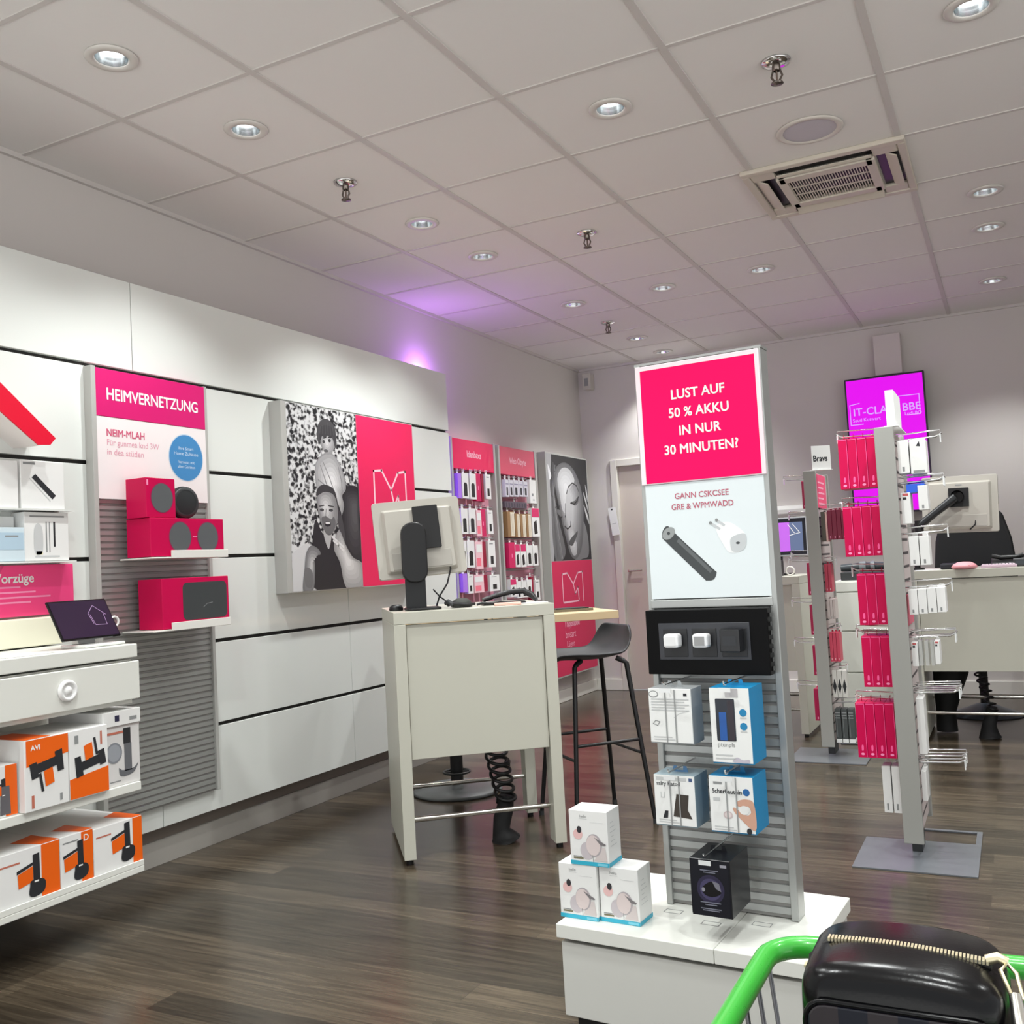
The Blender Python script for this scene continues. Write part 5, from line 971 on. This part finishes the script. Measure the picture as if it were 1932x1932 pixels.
# far stand goods
GF = 'goods on the far stand'
DRD = P((130, 8, 54), .4)
def fbox(h, w, d, c, e=None):
    m = MB(); m.box(-w / 2, 0, 0, w / 2, d, h, c)
    if e: m.rect(-w * .1, h * .05, w * .1, h * .12, -.0006, e)
    m.box(-w * .3, .075, h, w * .3, .077, h + .009, c); return m
for r, (zb, h, w) in enumerate(((1.375, .155, .020), (.89, .18, .022), (.67, .165, .022), (.445, .165, .022), (.195, .175, .032))):
    put(('far_red_box', r), lambda: fbox(h, w, .10, P((176, 12, 76), .4), PINKT), (2.421 - w / 2 - .001, 3.10, zb), 0, 'dark magenta box left of the far stand post, %s row' % ROWN[r], 'box', GF)
    phook(S2, -1, .10, zb + h + .012, .165)
phook(S2, -1, .10, 1.335, .15); phook(S2, -1, .10, 1.115, .15)
put(('brown_pack', 0), lambda: fbox(.165, .022, .10, P((90, 84, 76), .5)), (2.503, 3.10, 1.185), 0, 'brown grey pack next to the far stand post, upper row', 'package', GF)
put(('pale_pack', 0), lambda: fbox(.163, .010, .10, P((236, 190, 184), .5)), (2.520, 3.10, 1.183), 0, 'thin pale pink pack beside the dark red boxes, far stand', 'package', GF)
for k in range(4): put(('dark_red_box', 0), lambda: fbox(.165, .023, .10, DRD, PINKT), (2.538 + k * .0245, 3.10, 1.192), 0, 'dark red box in the upper right row of the far stand, %s' % ORD[k], 'box', GF)
phook(S2, 1, .10, 1.365, .18)
for k in range(2): put(('red_striped_pack', 0), lambda: fbox(.155, .017, .09, P((190, 60, 84), .4), PAPER), (2.500 + k * .0185, 3.10, .905), 0, '%s red striped pack below the slots on the far stand' % ('left', 'right')[k], 'package', GF)
phook(S2, 1, .10, 1.072, .10)
for k in range(3): put(('silver_pack', 0), lambda: fbox(.11, .014, .09, P((200, 188, 184), .4), GREYI), (2.500 + k * .015, 3.10, .755), 0, 'silver grey pack in the middle right row of the far stand, %s' % ORD[min(k, 2)], 'package', GF)
for k in range(3): put(('pink_striped_pack', 0), lambda: fbox(.16, .017, .09, P((206, 70, 96), .4), P((246, 190, 196))), (2.500 + k * .0185, 3.10, .521), 0, 'pink striped pack in the lower right row of the far stand, %s' % ORD[k], 'package', GF)
phook(S2, 1, .10, .70, .10)
for k in range(3):
    def cable_pack():
        m = MB(); m.box(-.012, 0, 0, .012, .06, .148, P((214, 212, 206), .4)); m.pl([(-.010, .06), (0, .105), (.010, .06), (0, .02)], -.0006, DARKI); return m
    put(('cable_pack', 0), cable_pack, (2.504 + k * .026, 3.10, .324), 0, 'pale pack with a black diamond shape on the far stand, %s' % ORD[k], 'package', GF)
phook(S2, 1, .10, .485, .12)
for k in range(3):
    def strap_pack():
        m = MB(); m.box(-.015, 0, .02, .015, .07, .183, P((74, 78, 78), .5)); m.box(-.015, 0, 0, .015, .07, .0195, PAPER)
        for j in range(3): m.rect(-.013, .16 - j * .014, .013, .165 - j * .014, -.0006, P((150, 154, 154)))
        m.rect(-.008, .03, -.006, .15, -.0006, P((140, 146, 146))); return m
    put(('strap_pack', 0), strap_pack, (2.508 + k * .034, 3.10, .078), 0, 'dark grey strap pack at the bottom of the far stand, %s' % ORD[k], 'package', GF)
phook(S2, 1, .10, .29, .155)

# ------------------------------------------------------------------ shopping cart with handbag in the foreground
GREEN = mat('cart_green', (58, 176, 58), .28, coat=.4); WIRE = mat('cart_wire', (170, 172, 178), .3, metal=.8)
t = thing('shopping_cart', 'shopping cart with a bright green handle rim in the right foreground', 'cart', (3.36, -1.55, 0))
x0, x1, yb, yf, zr = 3.118 - 3.36, 3.62 - 3.36, -1.205 + 1.55, -1.98 + 1.55, .642
pts = [(x0, yf, zr), (x0, yb - .07, zr)] + [(x0 + .055 + .055 * math.cos(a), yb - .055 + .055 * math.sin(a), zr) for a in [PI - k * PI / 12 for k in range(0, 7)]] + [(x1 - .055 + .055 * math.cos(a), yb - .055 + .03 + .055 * math.sin(a), zr) for a in [PI / 2 - k * PI / 12 for k in range(0, 7)]] + [(x1, yf, zr)]
MB().tube(pts, .0135, GREEN, 16).build('handle_rim', t)
w = MB(); zb = .34
for k in range(13): y = yf + .02 + (yb - yf - .06) * k / 12; w.tube([(x0, y, zr - .005), (x0 + .03, y, zb)], .0032, WIRE, 6); w.tube([(x1, y, zr - .005), (x1 - .03, y, zb)], .0032, WIRE, 6)
for k in range(9): x = x0 + .05 + (x1 - x0 - .10) * k / 8; w.tube([(x, yb + (.03 if x > 0 else 0) * (x / x1), zr - .006), (x, yb - .02, zb)], .0032, WIRE, 6)
for z in (.34, .44, .54): s = (zr - z) / (zr - zb) * .03; w.tube([(x0 + s, yf, z), (x0 + s, yb - s, z), (x1 - s, yb - s, z), (x1 - s, yf, z)], .0042, WIRE, 6)
for k in range(9): x = x0 + .04 + (x1 - x0 - .08) * k / 8; w.tube([(x, yf, zb), (x, yb - .025, zb)], .003, WIRE, 6)
w.build('basket', t)
w = MB()
for k in range(7): y = -.02 + k * .055; w.tube([(x0 + .015, y, .500), (x1 - .015, y, .500)], .003, WIRE, 6)
w.tube([(x0 + .012, .02, .50), (x0 + .04, .05, .585), (x0 + .08, .06, .600), (x1 - .08, .06, .600), (x1 - .012, .02, .50)], .0042, WIRE, 8); w.tube([(x0 + .013, -.02, .5), (x0 + .013, .31, .5)], .004, WIRE, 6); w.tube([(x1 - .013, -.02, .5), (x1 - .013, .31, .5)], .004, WIRE, 6); w.build('seat_shelf', t)
for sx in (x0 + .04, x1 - .04):
    MB().tube([(sx, yf + .02, .34), (sx, yf + .04, .10)], .011, WIRE, 10).tube([(sx, yb - .05, .34), (sx, yb - .03, .10)], .011, WIRE, 10).tube([(sx, yf + .04, .13), (sx, yb - .03, .13)], .009, WIRE, 8).build('leg_frame', t)
    for yy in (yf + .04, yb - .03): MB().lathe([(.0, -.012), (.036, -.012), (.042, -.006), (.042, .006), (.036, .012), (.0, .012)], BLACK, c=(sx, yy, .042), n=20, axis='x').cyl((sx, yy, .05), (sx, yy, .11), .007, WIRE, 8).build('wheel', t)
# handbag
LEA = mat('black_leather', (7, 7, 9), .22, spec=.28, bump=.06, scale=300)
CHK = bpy.data.materials.new('checkered_leather'); CHK.use_nodes = True
_b = CHK.node_tree.nodes['Principled BSDF']; _c = CHK.node_tree.nodes.new('ShaderNodeTexChecker'); _t = CHK.node_tree.nodes.new('ShaderNodeTexCoord'); _c.inputs['Scale'].default_value = 36
_c.inputs['Color1'].default_value = lin((46, 40, 44)); _c.inputs['Color2'].default_value = lin((13, 17, 32)); CHK.node_tree.links.new(_t.outputs['Object'], _c.inputs['Vector']); CHK.node_tree.links.new(_c.outputs[0], _b.inputs['Base Color']); _b.inputs['Roughness'].default_value = .4
GOLD = mat('pale_gold_metal', (238, 228, 192), .35, metal=.9)
bx, by, bz = 3.298, -1.397, .506
t = thing('handbag', 'black leather handbag with a pale gold zip sitting in the cart', 'bag', (bx, by, bz), math.radians(.5))
HW, HD, HT = .098, .082, .228
def bag_top(x, y): return HT - .012 * (x / HW) ** 2 - .016 * (y / HD) ** 2
m = MB(); NX, NR = 33, 28; vs = []
for i in range(NX):
    u = -1 + 2 * i / (NX - 1); x = HW * u; sh = max(0.0, 1 - abs(u) ** 7) ** .5 if abs(u) < 1 else 0.0
    for j in range(NR):
        a = 2 * PI * j / NR; ca, sa = math.cos(a), math.sin(a); p = .26
        yy = HD * math.copysign(abs(ca) ** p, ca) * (.55 + .45 * sh); zz = math.copysign(abs(sa) ** p, sa)
        hh = HT - .010 * u * u; zc = hh / 2; vs.append((x, yy, zc + zz * zc * (.78 + .22 * sh)))
fs = [(i * NR + j, i * NR + (j + 1) % NR, (i + 1) * NR + (j + 1) % NR, (i + 1) * NR + j) for i in range(NX - 1) for j in range(NR)]
m.add(vs, fs, LEA, True); m.add(vs[:NR], [list(range(NR - 1, -1, -1))], LEA); m.add(vs[-NR:], [list(range(NR))], LEA); m.build('body', t)
pc = MB(); pc.prism(rrect(-.086, .03, .086, .190, .018), -HD - .003, -HD + .004, CHK); pc.build('checkered_panel', t, bevel=.002)
pp = MB(); pp.tube([(x, -HD - .001, z) for x, z in rrect(-.088, .028, .088, .193, .020)], .0028, LEA, 8, closed=True); pp.build('piping', t)
def zc(s): # centre line of the zip: over the top and down the left end
    if s < .82: x = -.074 + .158 * s / .82; return Vector((x, .002 - .016 * s, HT - .0075 + .002 * math.cos(x * 30)))
    return None
zp = MB(); tape = []; 
for i in range(46):
    s = i / 45 * .815; c = zc(s); tape.append(c)
zp.tube([(-.0965, .002, .10), (-.0975, .002, .17), (-.093, .002, .202)] + [(c.x, c.y, c.z + .0) for c in tape], .0042, mat('zip_tape', (26, 25, 24), .6), 8)
for i in range(45):
    c = tape[i]
    for s in (-1, 1): zp.box(c.x - .0011, c.y + s * .0028 - .0028, c.z + .0026, c.x + .0011, c.y + s * .0028 + .0028, c.z + .0062, GOLD)
for k in range(14): z = .11 + k * .0062; zp.box(-.1022, -.0034, z, -.0985, .0074, z + .0024, GOLD)
zp.build('zipper', t)
zl = MB(); c = tape[-1]; zl.tube([(c.x - .004, c.y, c.z + .006), (c.x + .006, c.y, c.z + .010), (c.x + .014, c.y, c.z + .006)], .0052, GOLD, 10); zl.build('zip_slider', t)
zl = MB(); rg = [(c.x + .014, c.y - .004, c.z + .006), (c.x + .022, c.y - .012, c.z + .001), (c.x + .026, c.y - .034, c.z - .014), (c.x + .018, c.y - .036, c.z - .016), (c.x + .008, c.y - .016, c.z + .004)]; zl.tube(rg, .0022, GOLD, 8, closed=True); zl.build('pull_ring', t)
zl = MB(); zl.tube([(c.x + .020, c.y - .032, c.z - .012), (c.x + .024, c.y - .060, c.z - .035)], [.006, .009], STEEL, 8); zl.build('pull_tab', t)
